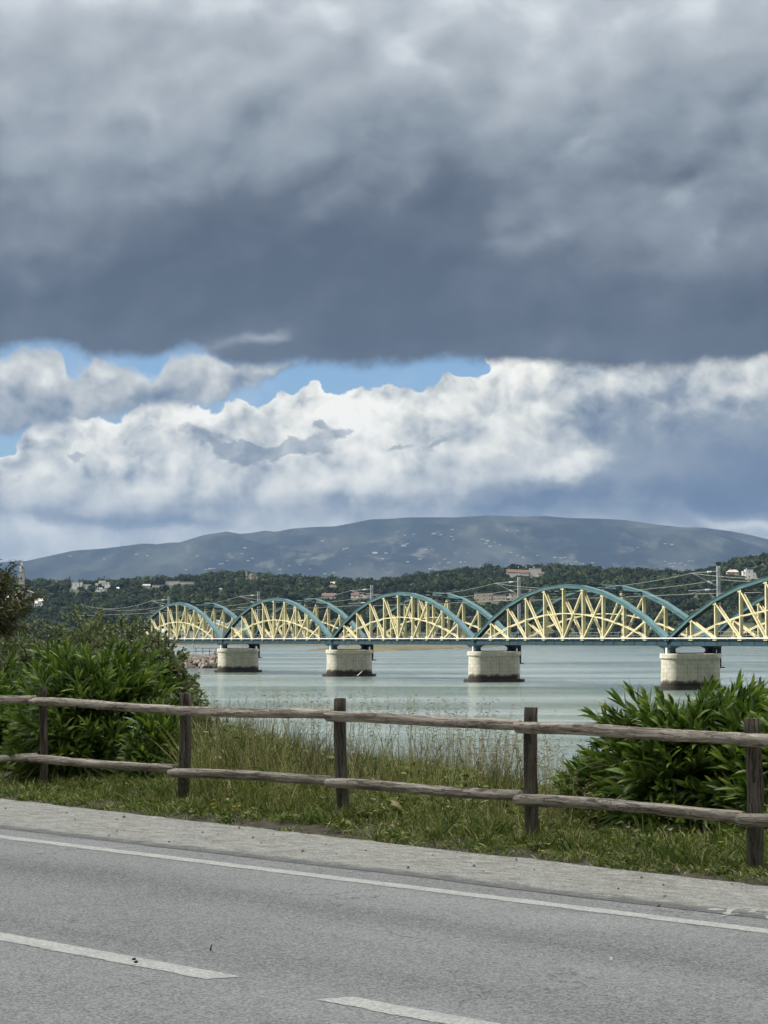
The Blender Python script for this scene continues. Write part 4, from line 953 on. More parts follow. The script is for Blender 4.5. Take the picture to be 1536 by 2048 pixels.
def woodland():
    rng = np.random.default_rng(11); pts = []
    ny = 84
    for Y in np.concatenate([np.linspace(SHORE+12, SHORE+70, 8), np.geomspace(SHORE+80, 3560, ny)]):
        half0, half1 = pxof(0, Y), 0
        X0 = (-420-768)/FPX*Y; X1 = (1960-768)/FPX*Y
        n = int((X1-X0)/14); pts.append(np.stack([rng.uniform(X0, X1, n), Y+rng.uniform(-6, 6, n)], 1))
    P = np.concatenate(pts); X, Y = P[:, 0], P[:, 1]; px = pxof(X, Y)
    dens = fbm(X/70., Y/110., 4, 71); front = Y < SHORE+75
    keep = (dens > .40) | (rng.random(len(X)) < .25)
    meadow = (px > 1340) & (Y > SHORE+5) & (Y < SHORE+110); keep &= ~(meadow & (rng.random(len(X)) < .85))
    keep &= ~((px > 300) & (px < 470) & (Y < SHORE+90))
    rr = rng.uniform(4.5, 9.5, len(X))*np.where(front, .8, 1.0)*np.where(rng.random(len(X)) < .1, 1.35, 1); hr = rr*rng.uniform(.7, 1.0, len(X)); Z = hill_z(X, Y)+hr*.75
    py = 1279-(Z+hr-EYE)/Y*FPX
    for (a, b, c, d, Yb) in CLEAR:
        keep &= ~((px > a) & (px < b) & (py < d-1) & (Y < Yb+12) & ((1279-(Z-hr-EYE)/Y*FPX) > c))
    X, Y, Z, rr, hr = (q[keep] for q in (X, Y, Z, rr, hr))
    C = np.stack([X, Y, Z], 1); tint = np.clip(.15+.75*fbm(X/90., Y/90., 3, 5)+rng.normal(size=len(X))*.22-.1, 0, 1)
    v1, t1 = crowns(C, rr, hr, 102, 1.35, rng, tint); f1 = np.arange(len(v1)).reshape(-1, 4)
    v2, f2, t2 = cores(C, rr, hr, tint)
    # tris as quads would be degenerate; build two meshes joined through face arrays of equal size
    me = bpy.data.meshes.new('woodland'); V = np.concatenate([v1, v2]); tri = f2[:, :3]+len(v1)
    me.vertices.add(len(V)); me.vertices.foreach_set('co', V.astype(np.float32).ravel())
    loops = np.concatenate([f1.ravel(), tri.ravel()]); me.loops.add(len(loops)); me.loops.foreach_set('vertex_index', loops.astype(np.int32))
    ls = np.concatenate([np.arange(len(f1))*4, f1.size+np.arange(len(tri))*3]); lt = np.concatenate([np.full(len(f1), 4), np.full(len(tri), 3)])
    me.polygons.add(len(ls)); me.polygons.foreach_set('loop_start', ls.astype(np.int32)); me.polygons.foreach_set('loop_total', lt.astype(np.int32))
    a = me.attributes.new('tint', 'FLOAT', 'POINT'); a.data.foreach_set('value', np.concatenate([t1, t2]).astype(np.float32))
    me.materials.append(M_wood); me.update(calc_edges=True)
    o = link('woodland', me); tag(o, 'dense dark green woodland covering the hills across the river', 'woodland', kind='stuff')
    print('woodland trees', len(C), 'faces', len(ls))
woodland()
def hill_tree(px, pyt, wpx, label, kind='round', group='single trees standing out on the far skyline', Y=None, tint=.2):
    Y = Y or 3420.0; sc = Y/FPX; top = at(px, pyt, Y); g = hz(top.x, Y); R_ = wpx*sc/2; H = max(top.z-g, R_*1.2)
    r = empty('hill_tree' if kind != 'palm' else 'palm_tree', (top.x, Y, g), label, 'tree' if kind != 'palm' else 'palm', group); rng = np.random.default_rng(int(px))
    if kind == 'palm':
        t = MB(); t.tube([(0, 0, -6), (.2, 0, H*.5), (0, 0, H-2)], [.5, .4, .45], 6); link('trunk', t.build('trunk', M_bark, data_only=True), r)
        f = MB()
        for i in range(26):
            a = 2*math.pi*i/26*1.618*10; el = rng.uniform(-.9, 1.2); L = R_*rng.uniform(.8, 1.05); d = Vector((math.cos(a)*math.cos(el), math.sin(a)*math.cos(el), math.sin(el)))
            m1 = Vector((0, 0, H-2))+d*L*.6; e_ = m1+d*L*.4-Vector((0, 0, L*.35)); s = d.cross(UPV).normalized()*.45
            f.add([Vector((0, 0, H-2)), m1+s, e_, m1-s], [(0, 1, 2, 3)])
        link('crown', f.build('crown', M_palm, data_only=True), r); return
    hr = R_*(.42 if kind == 'umbrella' else .85); cz = H-hr
    t = MB(); t.tube([(0, 0, -5), (0, 0, H*.4), (.3, 0, cz)], [.6, .45, .3], 6)
    for i in range(5): a = i*1.3; t.tube([(0, 0, H*.45), (R_*.5*math.cos(a), R_*.5*math.sin(a), cz)], [.25, .1], 5)
    link('trunk', t.build('trunk', M_bark, data_only=True), r)
    n = 5; C = np.stack([rng.uniform(-.45, .45, n)*R_, rng.uniform(-.4, .4, n)*R_, cz+rng.uniform(-.3, .25, n)*hr], 1)
    v, tt = crowns(C, np.full(n, R_*.62), np.full(n, hr*.8), 260, .9, rng, np.full(n, tint)); me = npmesh('crown', v, np.arange(len(v)).reshape(-1, 4), M_wood, attrs={'tint': tt})
    link('crown', me, r)
M_palm = simple('palm_green', (.02, .035, .02), .7, .3, 1)
hill_tree(1030, 1129, 30, 'dark umbrella pine rising behind the red roofed villa', 'umbrella', tint=.05)
hill_tree(980, 1128, 56, 'big rounded tree left of the red roofed villa', tint=.3)
hill_tree(936, 1136, 42, 'broad pale green tree left of the big rounded tree', tint=.45)
hill_tree(1008, 1136, 12, 'slim pointed tree between the rounded tree and the villa', tint=.1)
hill_tree(1080, 1133, 24, 'flat dark tree just right of the villa roof', 'umbrella', tint=.05)
hill_tree(1097, 1129, 20, 'rounded dark tree two places right of the villa', tint=.12)
hill_tree(482, 1143, 20, 'dark tree left of the sandy mansion', tint=.05)
hill_tree(1482, 1114, 22, 'rounded dark tree high on the right hill', tint=.08)
hill_tree(1505, 1112, 22, 'dark crown at the top of the right hill', tint=.1)
hill_tree(1437, 1123, 12, 'small lone tree on the slope of the right hill', tint=.15)
hill_tree(868, 1143, 34, 'bushy tree on the skyline over the third arch', tint=.2)
hill_tree(1250, 1138, 30, 'wide tree on the skyline over the tallest arch', tint=.2)
hill_tree(139, 1153, 5.5, 'single palm standing apart left of the other two', 'palm', 'palms on the left skyline', 3300)
hill_tree(159, 1157, 5.0, 'left one of the close pair of palms', 'palm', 'palms on the left skyline', 3300)
hill_tree(165.5, 1156, 5.0, 'right one of the close pair of palms', 'palm', 'palms on the left skyline', 3300)

# ---------------------------------------------------------------- left bank by the bridge: causeway, rocks, railing
ZQ = WATER_Z+2.75
cw = MB(); y0, y1 = 497.0, 560.0
X0, X1 = (-200-768)/FPX*y0, (455-768)/FPX*y0
cw.hexa([(X0, y0-6, WATER_Z-1), (X1+3, y0-6, WATER_Z-1), (X1+3, y1, WATER_Z-1), (X0, y1, WATER_Z-1), (X0, y0, ZQ), (X1, y0, ZQ), (X1, y1-3, ZQ), (X0, y1-3, ZQ)])
o = cw.build('causeway', simple('causeway_fill', (.16, .14, .12), .95, .3, .5)); tag(o, 'low stone causeway on the left bank beside the first pier', 'causeway')
sl = MB(); sl.box(((X0+X1)/2-2, y0+2.6, ZQ+.17), ((X1-X0)/2-2, 2.4, .17)); o = sl.build('kerb_slab', M_offw); tag(o, 'pale concrete slab path edge on top of the left causeway', 'path edge')
bm = bmesh.new(); bmesh.ops.create_icosphere(bm, subdivisions=2, radius=1)
ROCKS = []
for k in range(6):
    me = bpy.data.meshes.new('rock'); b2 = bm.copy(); rg = random.Random(k)
    pl = [(Vector((rg.gauss(0, 1), rg.gauss(0, 1), rg.gauss(0, 1))).normalized(), rg.uniform(.55, .85)) for _ in range(9)]
    for v in b2.verts:
        for nrm, dist in pl:
            e = v.co.dot(nrm)
            if e > dist: v.co -= nrm*(e-dist)
    b2.to_mesh(me); b2.free(); me.materials.append(M_rock); ROCKS.append(me)
for i in range(120):
    x = random.uniform(X1-24, X1+2.5); f = random.random(); o = link('rock', ROCKS[i % 6]); s = random.uniform(.4, .95)
    o.location = (x, y0-6.2+6*f-random.random()*.5, WATER_Z+.1+f*2.5); o.scale = (s*1.3, s, s*.8); o.rotation_euler = (random.random()*3, random.random()*3, random.random()*6)
    tag(o, 'rough boulder in the rock armour below the left causeway', 'rock', 'rock armour boulders on the left bank')
rl = MB(); xa_, xb_ = (392-768)/FPX*y0, (432-768)/FPX*y0
for i in range(4): x = xa_+(xb_-xa_)*i/3; rl.bar((x, y0+1, ZQ), (x, y0+1, ZQ+1.5), (1, 0, 0), .06, .06)
for z in (1.5, .8): rl.bar((xa_-1, y0+1, ZQ+z), (xb_+.5, y0+1, ZQ+z), (0, 1, 0), .045, .045)
o = rl.build('railing', M_tealdark); tag(o, 'dark pipe railing at the end of the left causeway', 'railing')
pp = MB(); xp = (386-768)/FPX*y0; pp.tube([(xp, y0+.6, ZQ), (xp, y0+.6, ZQ+3.0)], .12, 8); pp.box((xp, y0+.6, ZQ+3.05), (.2, .2, .1)); o = pp.build('pipe_post', M_galv); tag(o, 'tall pale pipe post standing on the left causeway', 'post')

# white birds and a leaning pole by the piers
def bird(px, py, zoff, label, name='egret', hgt=.9):
    Y = 4557*6.0/(py-1279+.001) if zoff is None else zoff; p = at(px, py, Y); m = bpy.data.meshes.new('body'); o = link(name, m); tag(o, label, 'bird')
    b = MB(); k = hgt
    b.tube([(-.30*k, 0, .42*k), (-.18*k, 0, .47*k), (0, 0, .52*k), (.12*k, 0, .58*k), (.17*k, 0, .70*k), (.10*k, 0, .82*k), (.13*k, 0, .93*k), (.19*k, 0, .95*k), (.34*k, 0, .93*k)], [.02, .07, .095, .06, .03, .026, .03, .035, .008], 8)
    for s in (-.04, .04): b.tube([(0, s, .46*k), (.03*k, s, .24*k), (0, s, 0)], [.014, .011, .011], 5)
    me = b.build('egret', M_white, data_only=True, smooth=True); o.data = me; o.location = p; return o
bird(958, 1361.8, 329, 'white long necked bird standing on the ledge of the middle pier')
bird(1037, 1360.5, 331, 'white bird at the right end of the middle pier ledge', hgt=.7)
pl = MB(); a = at(714.5, 1351.5, 379); b = at(724, 1343, 379.5); pl.tube([a, (a+b)/2, b], [.09, .08, .07], 8); o = pl.build('leaning_pole', M_white); tag(o, 'short white pole leaning on the footing of the second pier', 'pole')
#==PART3==
# ---------------------------------------------------------------- wooden fence
u0 = lambda x: 371+.115*(x-680)
F0 = ground(85, 1279+u0(85)); F1 = ground(1505, 1279+u0(1505)); FD = (F1-F0).normalized(); FN = Vector((FD.y, -FD.x, 0))
if FN.y > 0: FN = -FN          # towards the road
def on_fence(px, py, off=0.0):
    d = ray(px, py); o = F0+FN*off; c = Vector((0, 0, EYE)); k = (o-c).dot(FN)/d.dot(FN); return c+d*k
FENCE = empty('wooden_fence', F0, 'rustic round timber post and rail fence between the roadside and the river bank', 'fence')
def log(name, a, b, r0, r1, m, bend=(0, 0), seed=0, nseg=26, cham=.006, rough=.0022, knots=3):
    rg = random.Random(seed); a = Vector(a); b = Vector(b); L = (b-a).length; ns = 20; V = []; Fs = []
    kn = [(rg.uniform(.08, .92)*L, rg.uniform(0, 2*math.pi), rg.uniform(.004, .008)) for _ in range(knots)]
    zs = [0, 0] + [L*i/nseg for i in range(nseg+1)] + [L, L]
    rr = [.3, .82] + [1]*(nseg+1) + [.82, .3]
    zs[1] = .001; zs[2] = cham; zs[-3] = L-cham; zs[-2] = L-.001
    ph = [rg.uniform(0, 6.28) for _ in range(6)]
    for i, (z, q) in enumerate(zip(zs, rr)):
        f = z/L; r = (r0+(r1-r0)*f)*q; bx = bend[0]*4*f*(1-f)+.006*math.sin(5*f+ph[0]); by = bend[1]*4*f*(1-f)+.006*math.sin(6*f+ph[1])
        for k in range(ns):
            t = 2*math.pi*k/ns; e = rough*(math.sin(3*t+ph[2]+f*3)+.7*math.sin(7*t+ph[3]-f*5)+.6*math.sin(2*t+z*9+ph[4]))
            for (kz, kt, ka) in kn:
                dt = (t-kt+math.pi) % (2*math.pi)-math.pi; e += ka*math.exp(-((z-kz)/.035)**2-(dt/.45)**2)
            V.append(((r+e*q)*math.cos(t)+bx, (r+e*q)*math.sin(t)+by, z))
    n = len(zs)
    for i in range(n-1):
        for k in range(ns): Fs.append((i*ns+k, i*ns+(k+1) % ns, (i+1)*ns+(k+1) % ns, (i+1)*ns+k))
    Fs.append(tuple(reversed(range(ns)))); Fs.append(tuple((n-1)*ns+k for k in range(ns)))
    me = bpy.data.meshes.new(name); me.from_pydata(V, [], Fs); me.materials.append(m)
    for p in me.polygons: p.use_smooth = len(p.vertices) == 4
    me.update(); o = link(name, me, FENCE); q = (b-a).to_track_quat('Z', 'Y'); o.rotation_mode = 'QUATERNION'; o.rotation_quaternion = q; o.location = a-FENCE.location
    return o
posts = [(-190, 1364, -190, .044), (86, 1374, 88, .042), (369.5, 1386, 370.5, .056), (680, 1396, 687, .053), (1061, 1414, 1064, .052), (1505, 1436, 1512, .056), (2010, 1465, 2016, .05)]
for i, (xt, yt, xb, r) in enumerate(posts):
    t = on_fence(xt, yt); d = ray(xb, 1279+u0(xb)); b = ground(xb, 1279+u0(xb)); b = b-Vector((0, 0, .12))
    p = log('post', b, t, r, r*.97, M_post, seed=i+5, nseg=14, rough=.0015, knots=1)
tops = [(-230, 1396), (64, 1401), (342, 1420.5), (657, 1431), (1034, 1452.5), (1479, 1478.5), (2040, 1500)]
lows = [(-240, 1536), (66, 1515), (342, 1541), (657, 1562.5), (1034, 1594), (1480, 1635), (2040, 1668)]
for row, J in enumerate((tops, lows)):
    for i in range(len(J)-1):
        dy0 = 1.8 if row == 0 else 3.5; dy1 = -1.6 if row == 0 else -2.5
        a = on_fence(J[i][0]-2, J[i][1]+dy0, .095); b = on_fence(J[i+1][0]+7, J[i+1][1]+dy1, .080)
        bz = {0: .014, 1: -.010}[row]*(1 if i % 2 else -.6)
        log('rail', a, b, .0435 if row == 0 else .043, .0405, M_rail, (bz, .004), seed=31+row*10+i, nseg=34, cham=.010, knots=5)

# ---------------------------------------------------------------- leaf and grass builders
def nrm(v): return v/np.maximum(np.linalg.norm(v, axis=-1, keepdims=True), 1e-9)
def strips(P, Dr, L, W, rng, seg=3, shape='grass', droop=.3, side=None, fold=0.0):
    """n ribbons from points P along Dr, length L, width W"""
    n = len(P); Dr = nrm(Dr); L = L[:, None]; W = W[:, None]
    if side is None: side = np.cross(Dr, rng.normal(size=(n, 3)))
    side = nrm(side - Dr*np.sum(side*Dr, 1, keepdims=True)); out = []
    for i in range(seg+1):
        t = i/seg
        if shape == 'grass': w_ = (1-t**1.6)*.92+.08
        else: w_ = max(.06, math.sin(math.pi*min(1, t**.85))**.8) if 0 < t < 1 else .08
        c = P+Dr*L*t; c[:, 2] -= (droop[:, None]*L*t*t)[:, 0] if hasattr(droop, '__len__') else (droop*L*t*t)[:, 0]
        up = np.cross(side, Dr); f = fold*w_
        out.append(c+side*W*w_*.5+up*W*f); out.append(c-side*W*w_*.5+up*W*f)
    V = np.stack(out, 1); m = 2*(seg+1)
    F = []
    for i in range(seg): F.append([2*i, 2*i+1, 2*i+3, 2*i+2])
    F = (np.array(F)[None]+(np.arange(n)*m)[:, None, None]).reshape(-1, 4)
    return V.reshape(-1, 3), F
def merge(parts):
    V = []; F = []; b = 0
    for v, f in parts: V.append(v); F.append(f+b); b += len(v)
    return np.concatenate(V), np.concatenate(F)

OLE = [(0, (0.048, 0.083, 0.021)), (.35, (0.098, 0.159, 0.030)), (.7, (0.172, 0.259, 0.044)), (.9, (0.265, 0.345, 0.069)), (1, (0.345, 0.391, 0.115))]
M_ole = leafmat('oleander_leaf', OLE, .38, .28, nscale=2.2, namp=.22, spec=.5)
M_stem = simple('oleander_stem', (0.103, 0.098, 0.057), .8, .3, 6)
def oleander(name, base, tips_fn, nshoot, label, seed, leafL=(.18, .32), whorls=10):
    rng = np.random.default_rng(seed); r = empty(name, base, label, 'oleander bush'); bx, by, bz = base; PV = []; SV = MB()
    for i in range(nshoot):
        tip = np.array(tips_fn(rng)); b0 = np.array([rng.normal()*.16, rng.normal()*.16, 0])
        mid = b0*.6+tip*.5*np.array([.62, .62, 1.0])+np.array([0, 0, .05]); L = np.linalg.norm(tip-b0)
        ts = np.linspace(0, 1, 9)[:, None]; cv = (1-ts)**2*b0+2*ts*(1-ts)*mid+ts**2*tip
        if i % 2 == 0: SV.tube([Vector(p) for p in cv[::2]], [.010, .008, .007, .005, .003], 5, False)
        t0 = max(0.0, 1-(.36+.16*rng.random())/max(L, .3))
        tt = np.linspace(t0, 1, whorls)[:, None]+rng.uniform(-.01, .01, (whorls, 1)); tt = np.clip(tt, 0, 1)
        c = (1-tt)**2*b0+2*tt*(1-tt)*mid+tt**2*tip; ax = nrm(2*(1-tt)*(mid-b0)+2*tt*(tip-mid))
        ax = nrm(ax+np.array([0, 0, .25])); fr = np.linspace(0, 1, whorls)
        u = nrm(np.cross(ax, np.array([.3, .9, .1]))); v = np.cross(ax, u)
        for k in range(3):
            a = 2*math.pi*k/3+np.arange(whorls)*1.05+rng.normal(size=whorls)*.25; a = a[:, None]
            rad = u*np.cos(a)+v*np.sin(a); open_ = (1.05-.80*fr[:, None]**1.5)+rng.normal(size=(whorls, 1))*.15
            d = nrm(ax*np.cos(open_)+rad*np.sin(open_)); ll = rng.uniform(*leafL, whorls)*(1-.45*fr**4)
            keep = rng.random(whorls) < .93
            PV.append(strips(c[keep], d[keep], ll[keep], rng.uniform(.026, .040, whorls)[keep], rng, 4, 'lance', rng.uniform(.05, .38, whorls)[keep], side=np.cross(d, ax)[keep], fold=.22))
    v, f = merge(PV); me = npmesh('foliage', v, f, M_ole, True); link('foliage', me, r); link('stems', SV.build('stems', M_stem, data_only=True), r); return r
def dome(rx, ry, h0, h1, bias=.5, low=.25):
    """tips spread over a leafy dome"""
    def fn(rng):
        a = rng.uniform(0, 2*math.pi); q = rng.random()**bias; z = max(0, 1-q**4)**.5; rr = rng.uniform(.84, 1.03)
        if rng.random() < low: z *= rng.uniform(0.05, .75); q = min(1, q*1.1+.25)
        x = rx*q*math.cos(a)*rr; y = ry*q*math.sin(a)*rr
        lump = 1+.10*math.sin(3.1*a+rx*7)+.07*math.sin(5*a+1)
        return (x*lump, y*lump, h0+(h1-h0)*z*rr*lump)
    return fn
def gbase(px, Y): X = (px-768)/FPX*Y; return (X, Y, gz(X, Y)-.02)
oleander('oleander_bush', gbase(180, 24.3), dome(.95, .72, .10, 1.31, low=.40), 340, 'large dark green oleander bush with pointed leaves behind the left fence rails', 1)
oleander('oleander_bush', gbase(-40, 26.5), dome(.95, .70, .10, 1.12, low=.42), 230, 'oleander bush cut by the left edge of the photo', 2)
oleander('oleander_bush', gbase(318, 23.5), dome(.30, .42, .08, .80, low=.45), 60, 'smaller oleander clump leaning against the right flank of the large left one', 3)
oleander('oleander_bush', gbase(1385, 17.9), dome(.88, .62, .06, 1.05, low=.42), 280, 'large oleander bush behind the fence left of the rightmost post', 4)
oleander('oleander_bush', gbase(1600, 17.3), dome(.76, .6, .08, 1.04, low=.4), 170, 'oleander bush cut by the right edge of the photo', 5)
oleander('oleander_bush', gbase(1200, 18.4), dome(.36, .4, .2, .58, low=.45), 46, 'low outer oleander clump reaching towards the middle of the fence', 6)

# ---------------------------------------------------------------- shrubs with small leaves on the left bank
SHR = [(0, (0.108, 0.134, 0.072)), (.4, (0.198, 0.234, 0.120)), (.75, (0.312, 0.348, 0.198)), (1, (0.504, 0.516, 0.348))]
SHD = [(0, (.045, .062, .032)), (.5, (.09, .12, .06)), (.85, (.15, .185, .095)), (1, (.25, .27, .16))]
M_shr = leafmat('grey_green_leaf', SHR, .7, .2, nscale=1.6, namp=.30, spec=.2); M_shd = leafmat('dark_scrub_leaf', SHD, .7, .18, nscale=2.0, namp=.28, spec=.2)
def shrub(px, pyt, Y, wpx, label, seed, m, leaf=(.045, .085), n=26000, cat='shrub', group=None, name='shrub', asp=1.0, hz_=None):
    rng = np.random.default_rng(seed); base = Vector(gbase(px, Y)); sc = Y/FPX; R_ = wpx*sc/2; top = at(px, pyt, Y).z; H = top-base.z
    r = empty(name, base, label, cat, group); nb = 110
    # twiggy lobes over the crown
    d = nrm(rng.normal(size=(nb, 3))); d[:, 2] = np.abs(d[:, 2])*1.0-.25; rad = rng.uniform(.45, .92, (nb, 1)); hh = hz_ or H*.52
    C = np.array([0, 0, H-hh])+d*rad*np.array([R_, R_*asp, hh]); br = rng.uniform(.16, .30, nb)*min(R_, hh)*1.25
    k = int(n*1.6)//nb; PV = []
    q = nrm(rng.normal(size=(nb, k, 3))); pr = rng.uniform(.25, 1.0, (nb, k, 1))**.5
    P = (C[:, None]+q*pr*br[:, None, None]*np.array([1, 1, .85])).reshape(-1, 3)
    Dd = (q+rng.normal(size=q.shape)*.5+np.array([0, 0, .5])).reshape(-1, 3)
    ok = P[:, 2] > .02; P = P[ok]; Dd = Dd[ok]
    L = rng.uniform(*leaf, len(P)); v, f = strips(P, Dd, L, L*rng.uniform(.45, .65, len(P)), rng, 2, 'lance', .15)
    # loose shoots sticking out of the top
    ns = 46; sd_ = nrm(rng.normal(size=(ns, 3))+np.array([0, 0, 1.2])); sp_ = np.array([0, 0, H-hh])+sd_*np.array([R_, R_*asp, hh])*.82; PV = [(v, f)]
    SV = MB()
    for i in range(ns):
        Ls = rng.uniform(.10, .26); dd = nrm(sd_[i]+rng.normal(size=3)*.25); m_ = 34; t = rng.random(m_); pp = sp_[i]+dd*Ls*t[:, None]
        l2 = rng.uniform(*leaf, m_)*.9; PV.append(strips(pp, dd+rng.normal(size=(m_, 3))*.8, l2, l2*.42, rng, 2, 'lance', .1)); SV.tube([Vector(sp_[i]-dd*.2), Vector(sp_[i]+dd*Ls)], [.006, .003], 4, False)
    for i in range(0, nb, 2):
        c = C[i]; SV.tube([Vector((0, 0, 0)), Vector(c*np.array([.4, .4, .55])), Vector(c)], [.035, .022, .008], 5, False)
    v, f = merge(PV); link('foliage', npmesh('foliage', v, f, m, False), r); link('branches', SV.build('branches', M_stem, data_only=True), r); return r
SG = 'grey green shrubs on the left bank'
shrub(40, 1232, 33, 230, 'leftmost feathery grey green shrub under the left tree', 21, M_shr, n=34000)
shrub(170, 1200, 36, 220, 'tallest feathery grey green shrub in the middle of the left bank', 22, M_shr, n=40000)
shrub(262, 1222, 33, 200, 'grey green shrub right of the tallest one, below the far bridge end', 23, M_shr, n=36000)
shrub(-120, 1225, 34, 240, 'grey green shrub at the far left behind the oleander', 24, M_shr, n=20000)
shrub(318, 1262, 29, 150, 'darker rounded shrub hiding the left end of the bridge deck', 25, M_shr, n=34000)
shrub(120, 1290, 29, 320, 'dark low shrub between the oleander and the feathery shrubs', 26, M_shd, n=36000)
shrub(374, 1400, 25.5, 85, 'dark scrubby bush behind the post right of the left oleander', 27, M_shr, n=18000)
shrub(425, 1450, 24, 110, 'low leafy scrub at the edge of the water, right of the left oleander', 28, M_shd, leaf=(.025, .05), n=16000)
shrub(500, 1492, 23, 110, 'lowest sprawling scrub in the dry grass between the second and third posts', 29, M_shd, leaf=(.022, .04), n=9000)
# tree cut by the left edge
def left_tree():
    rng = np.random.default_rng(77); Y = 27.0; sc = Y/FPX; base = Vector(gbase(-35, Y)); r = empty('broadleaf_tree', base, 'dark olive tree with drooping narrow leaves at the upper left edge', 'tree')
    top = at(-35, 1105, Y).z-base.z; cz = at(-35, 1215, Y).z-base.z; SV = MB(); PV = []
    SV.tube([(0, 0, -.2), (.05, 0, cz*.5), (0, 0, cz)], [.09, .07, .05], 8)
    for i in range(95):
        a = rng.uniform(0, 2*math.pi); el = rng.uniform(-.5, 1.3); R_ = rng.uniform(.40, .74)
        tip = np.array([math.cos(a)*math.cos(el)*R_, math.sin(a)*math.cos(el)*R_*.8, cz+math.sin(el)*(top-cz)*1.0*rng.uniform(.7, 1)])
        b0 = np.array([0, 0, cz*.8]); mid = (b0+tip)/2+np.array([0, 0, .1]); SV.tube([Vector(b0), Vector(mid), Vector(tip)], [.02, .010, .003], 5, False)
        m_ = 60; t = rng.uniform(.45, 1.05, (m_, 1)); c = b0*(1-t)**2+2*t*(1-t)*mid+t*t*tip; ax = nrm(tip-mid)
        d = ax*.7+rng.normal(size=(m_, 3))*.65+np.array([0, 0, -.15]); L = rng.uniform(.06, .115, m_); PV.append(strips(c+rng.normal(size=c.shape)*.02, d, L, L*.17, rng, 3, 'lance', rng.uniform(.1, .5, m_)))
    v, f = merge(PV); link('crown', npmesh('crown', v, f, leafmat('olive_leaf', [(0, (0.037, 0.051, 0.024)), (.5, (0.076, 0.093, 0.037)), (.85, (0.145, 0.145, 0.051)), (1, (0.238, 0.170, 0.068))], .5, .25), False), r)
    link('trunk', SV.build('trunk', M_bark, data_only=True), r)
left_tree()

# ---------------------------------------------------------------- grass and weeds along the verge
GRS = [(0, (0.078, 0.114, 0.029)), (.3, (0.144, 0.192, 0.046)), (.55, (0.228, 0.258, 0.074)), (.75, (0.348, 0.336, 0.126)), (.9, (0.504, 0.444, 0.228)), (1, (0.660, 0.576, 0.360))]
DRY = [(0, (.08, .09, .035)), (.25, (.17, .155, .07)), (.5, (.33, .285, .14)), (.75, (.47, .40, .225)), (1, (.62, .55, .36))]
M_grs = leafmat('verge_grass', GRS, .6, .3, nscale=2.4, namp=.30, spec=.25); M_dry = leafmat('dry_grass', DRY, .8, .25, nscale=2.5, namp=.25, spec=.15)
M_lowg = leafmat('short_green_grass', [(0, (0.056, 0.090, 0.025)), (.35, (0.118, 0.168, 0.040)), (.65, (0.202, 0.241, 0.067)), (.85, (0.336, 0.325, 0.134)), (1, (0.515, 0.448, 0.246))], .55, .3, nscale=4.5, namp=.42, spec=.25)
def scatter(n, s0, s1, q0, q1, rng, dens=None):
    s = rng.uniform(s0, s1, n); q = rng.uniform(q0, q1, n); X = EO.x+ED.x*s+EN.x*q; Y = EO.y+ED.y*s+EN.y*q
    if dens is not None: k = rng.random(n) < dens(s, q, X, Y); s, q, X, Y = s[k], q[k], X[k], Y[k]
    return s, q, X, Y, ground_z(X, Y)
rng = np.random.default_rng(5)
# height of the growth from the sight of it: low by the asphalt, waist high further back
def tall(px, q):
    a = np.interp(px, [-200, 315, 400, 480, 560, 650, 760, 900, 1100, 1200, 1700], [.14, .14, .78, .74, .60, .48, .46, .44, .30, .13, .12])
    return a*1.5*np.clip((q-.3)/1.5, .12, 1)
lo = []
s, q, X, Y, Z = scatter(62000, -7.5, 8.5, .06, 1.5, rng, lambda s, q, X, Y: np.clip(3.2*(fbm(X*2.2, Y*2.2, 3, 41)-.34), .05, 1)*np.clip(q*6+.3, 0, 1))
n = len(X); D_ = np.stack([rng.normal(size=n)*.55, rng.normal(size=n)*.55, np.ones(n)], 1); L = rng.uniform(.04, .12, n)*(.5+2.0*fbm(X*2.1, Y*2.1, 3, 4)**2*(1+np.clip(q, 0, 1)*1.6))
lo.append(strips(np.stack([X, Y, Z-.01], 1), D_, L, rng.uniform(.008, .016, n), rng, 3, 'grass', .4))
v, f = merge(lo); o = link('short_grass', npmesh('short_grass', v, f, M_lowg)); tag(o, 'short bright green grass along the edge of the gravel shoulder', 'grass', kind='stuff')
tp = []
s, q, X, Y, Z = scatter(88000, -9, 10, .35, 5.2, rng, lambda s, q, X, Y: np.clip(4.0*(fbm(X*1.7, Y*1.7, 4, 43)-.33), .10, 1))
n = len(X); h = tall(pxof(X, Y), q)*rng.uniform(.45, 1.0, n)**1.1*(.6+.8*fbm(X*1.1, Y*1.1, 3, 47)); D_ = np.stack([rng.normal(size=n)*.32, rng.normal(size=n)*.32, np.ones(n)], 1)
tp.append(strips(np.stack([X, Y, Z-.01], 1), D_, np.clip(h, .05, 1.1), rng.uniform(.008, .016, n), rng, 4, 'grass', rng.uniform(.1, .6, n)))
v, f = merge(tp); o = link('tall_grass', npmesh('tall_grass', v, f, M_grs)); tag(o, 'tangled knee high green and yellowing grass behind the fence', 'grass', kind='stuff')
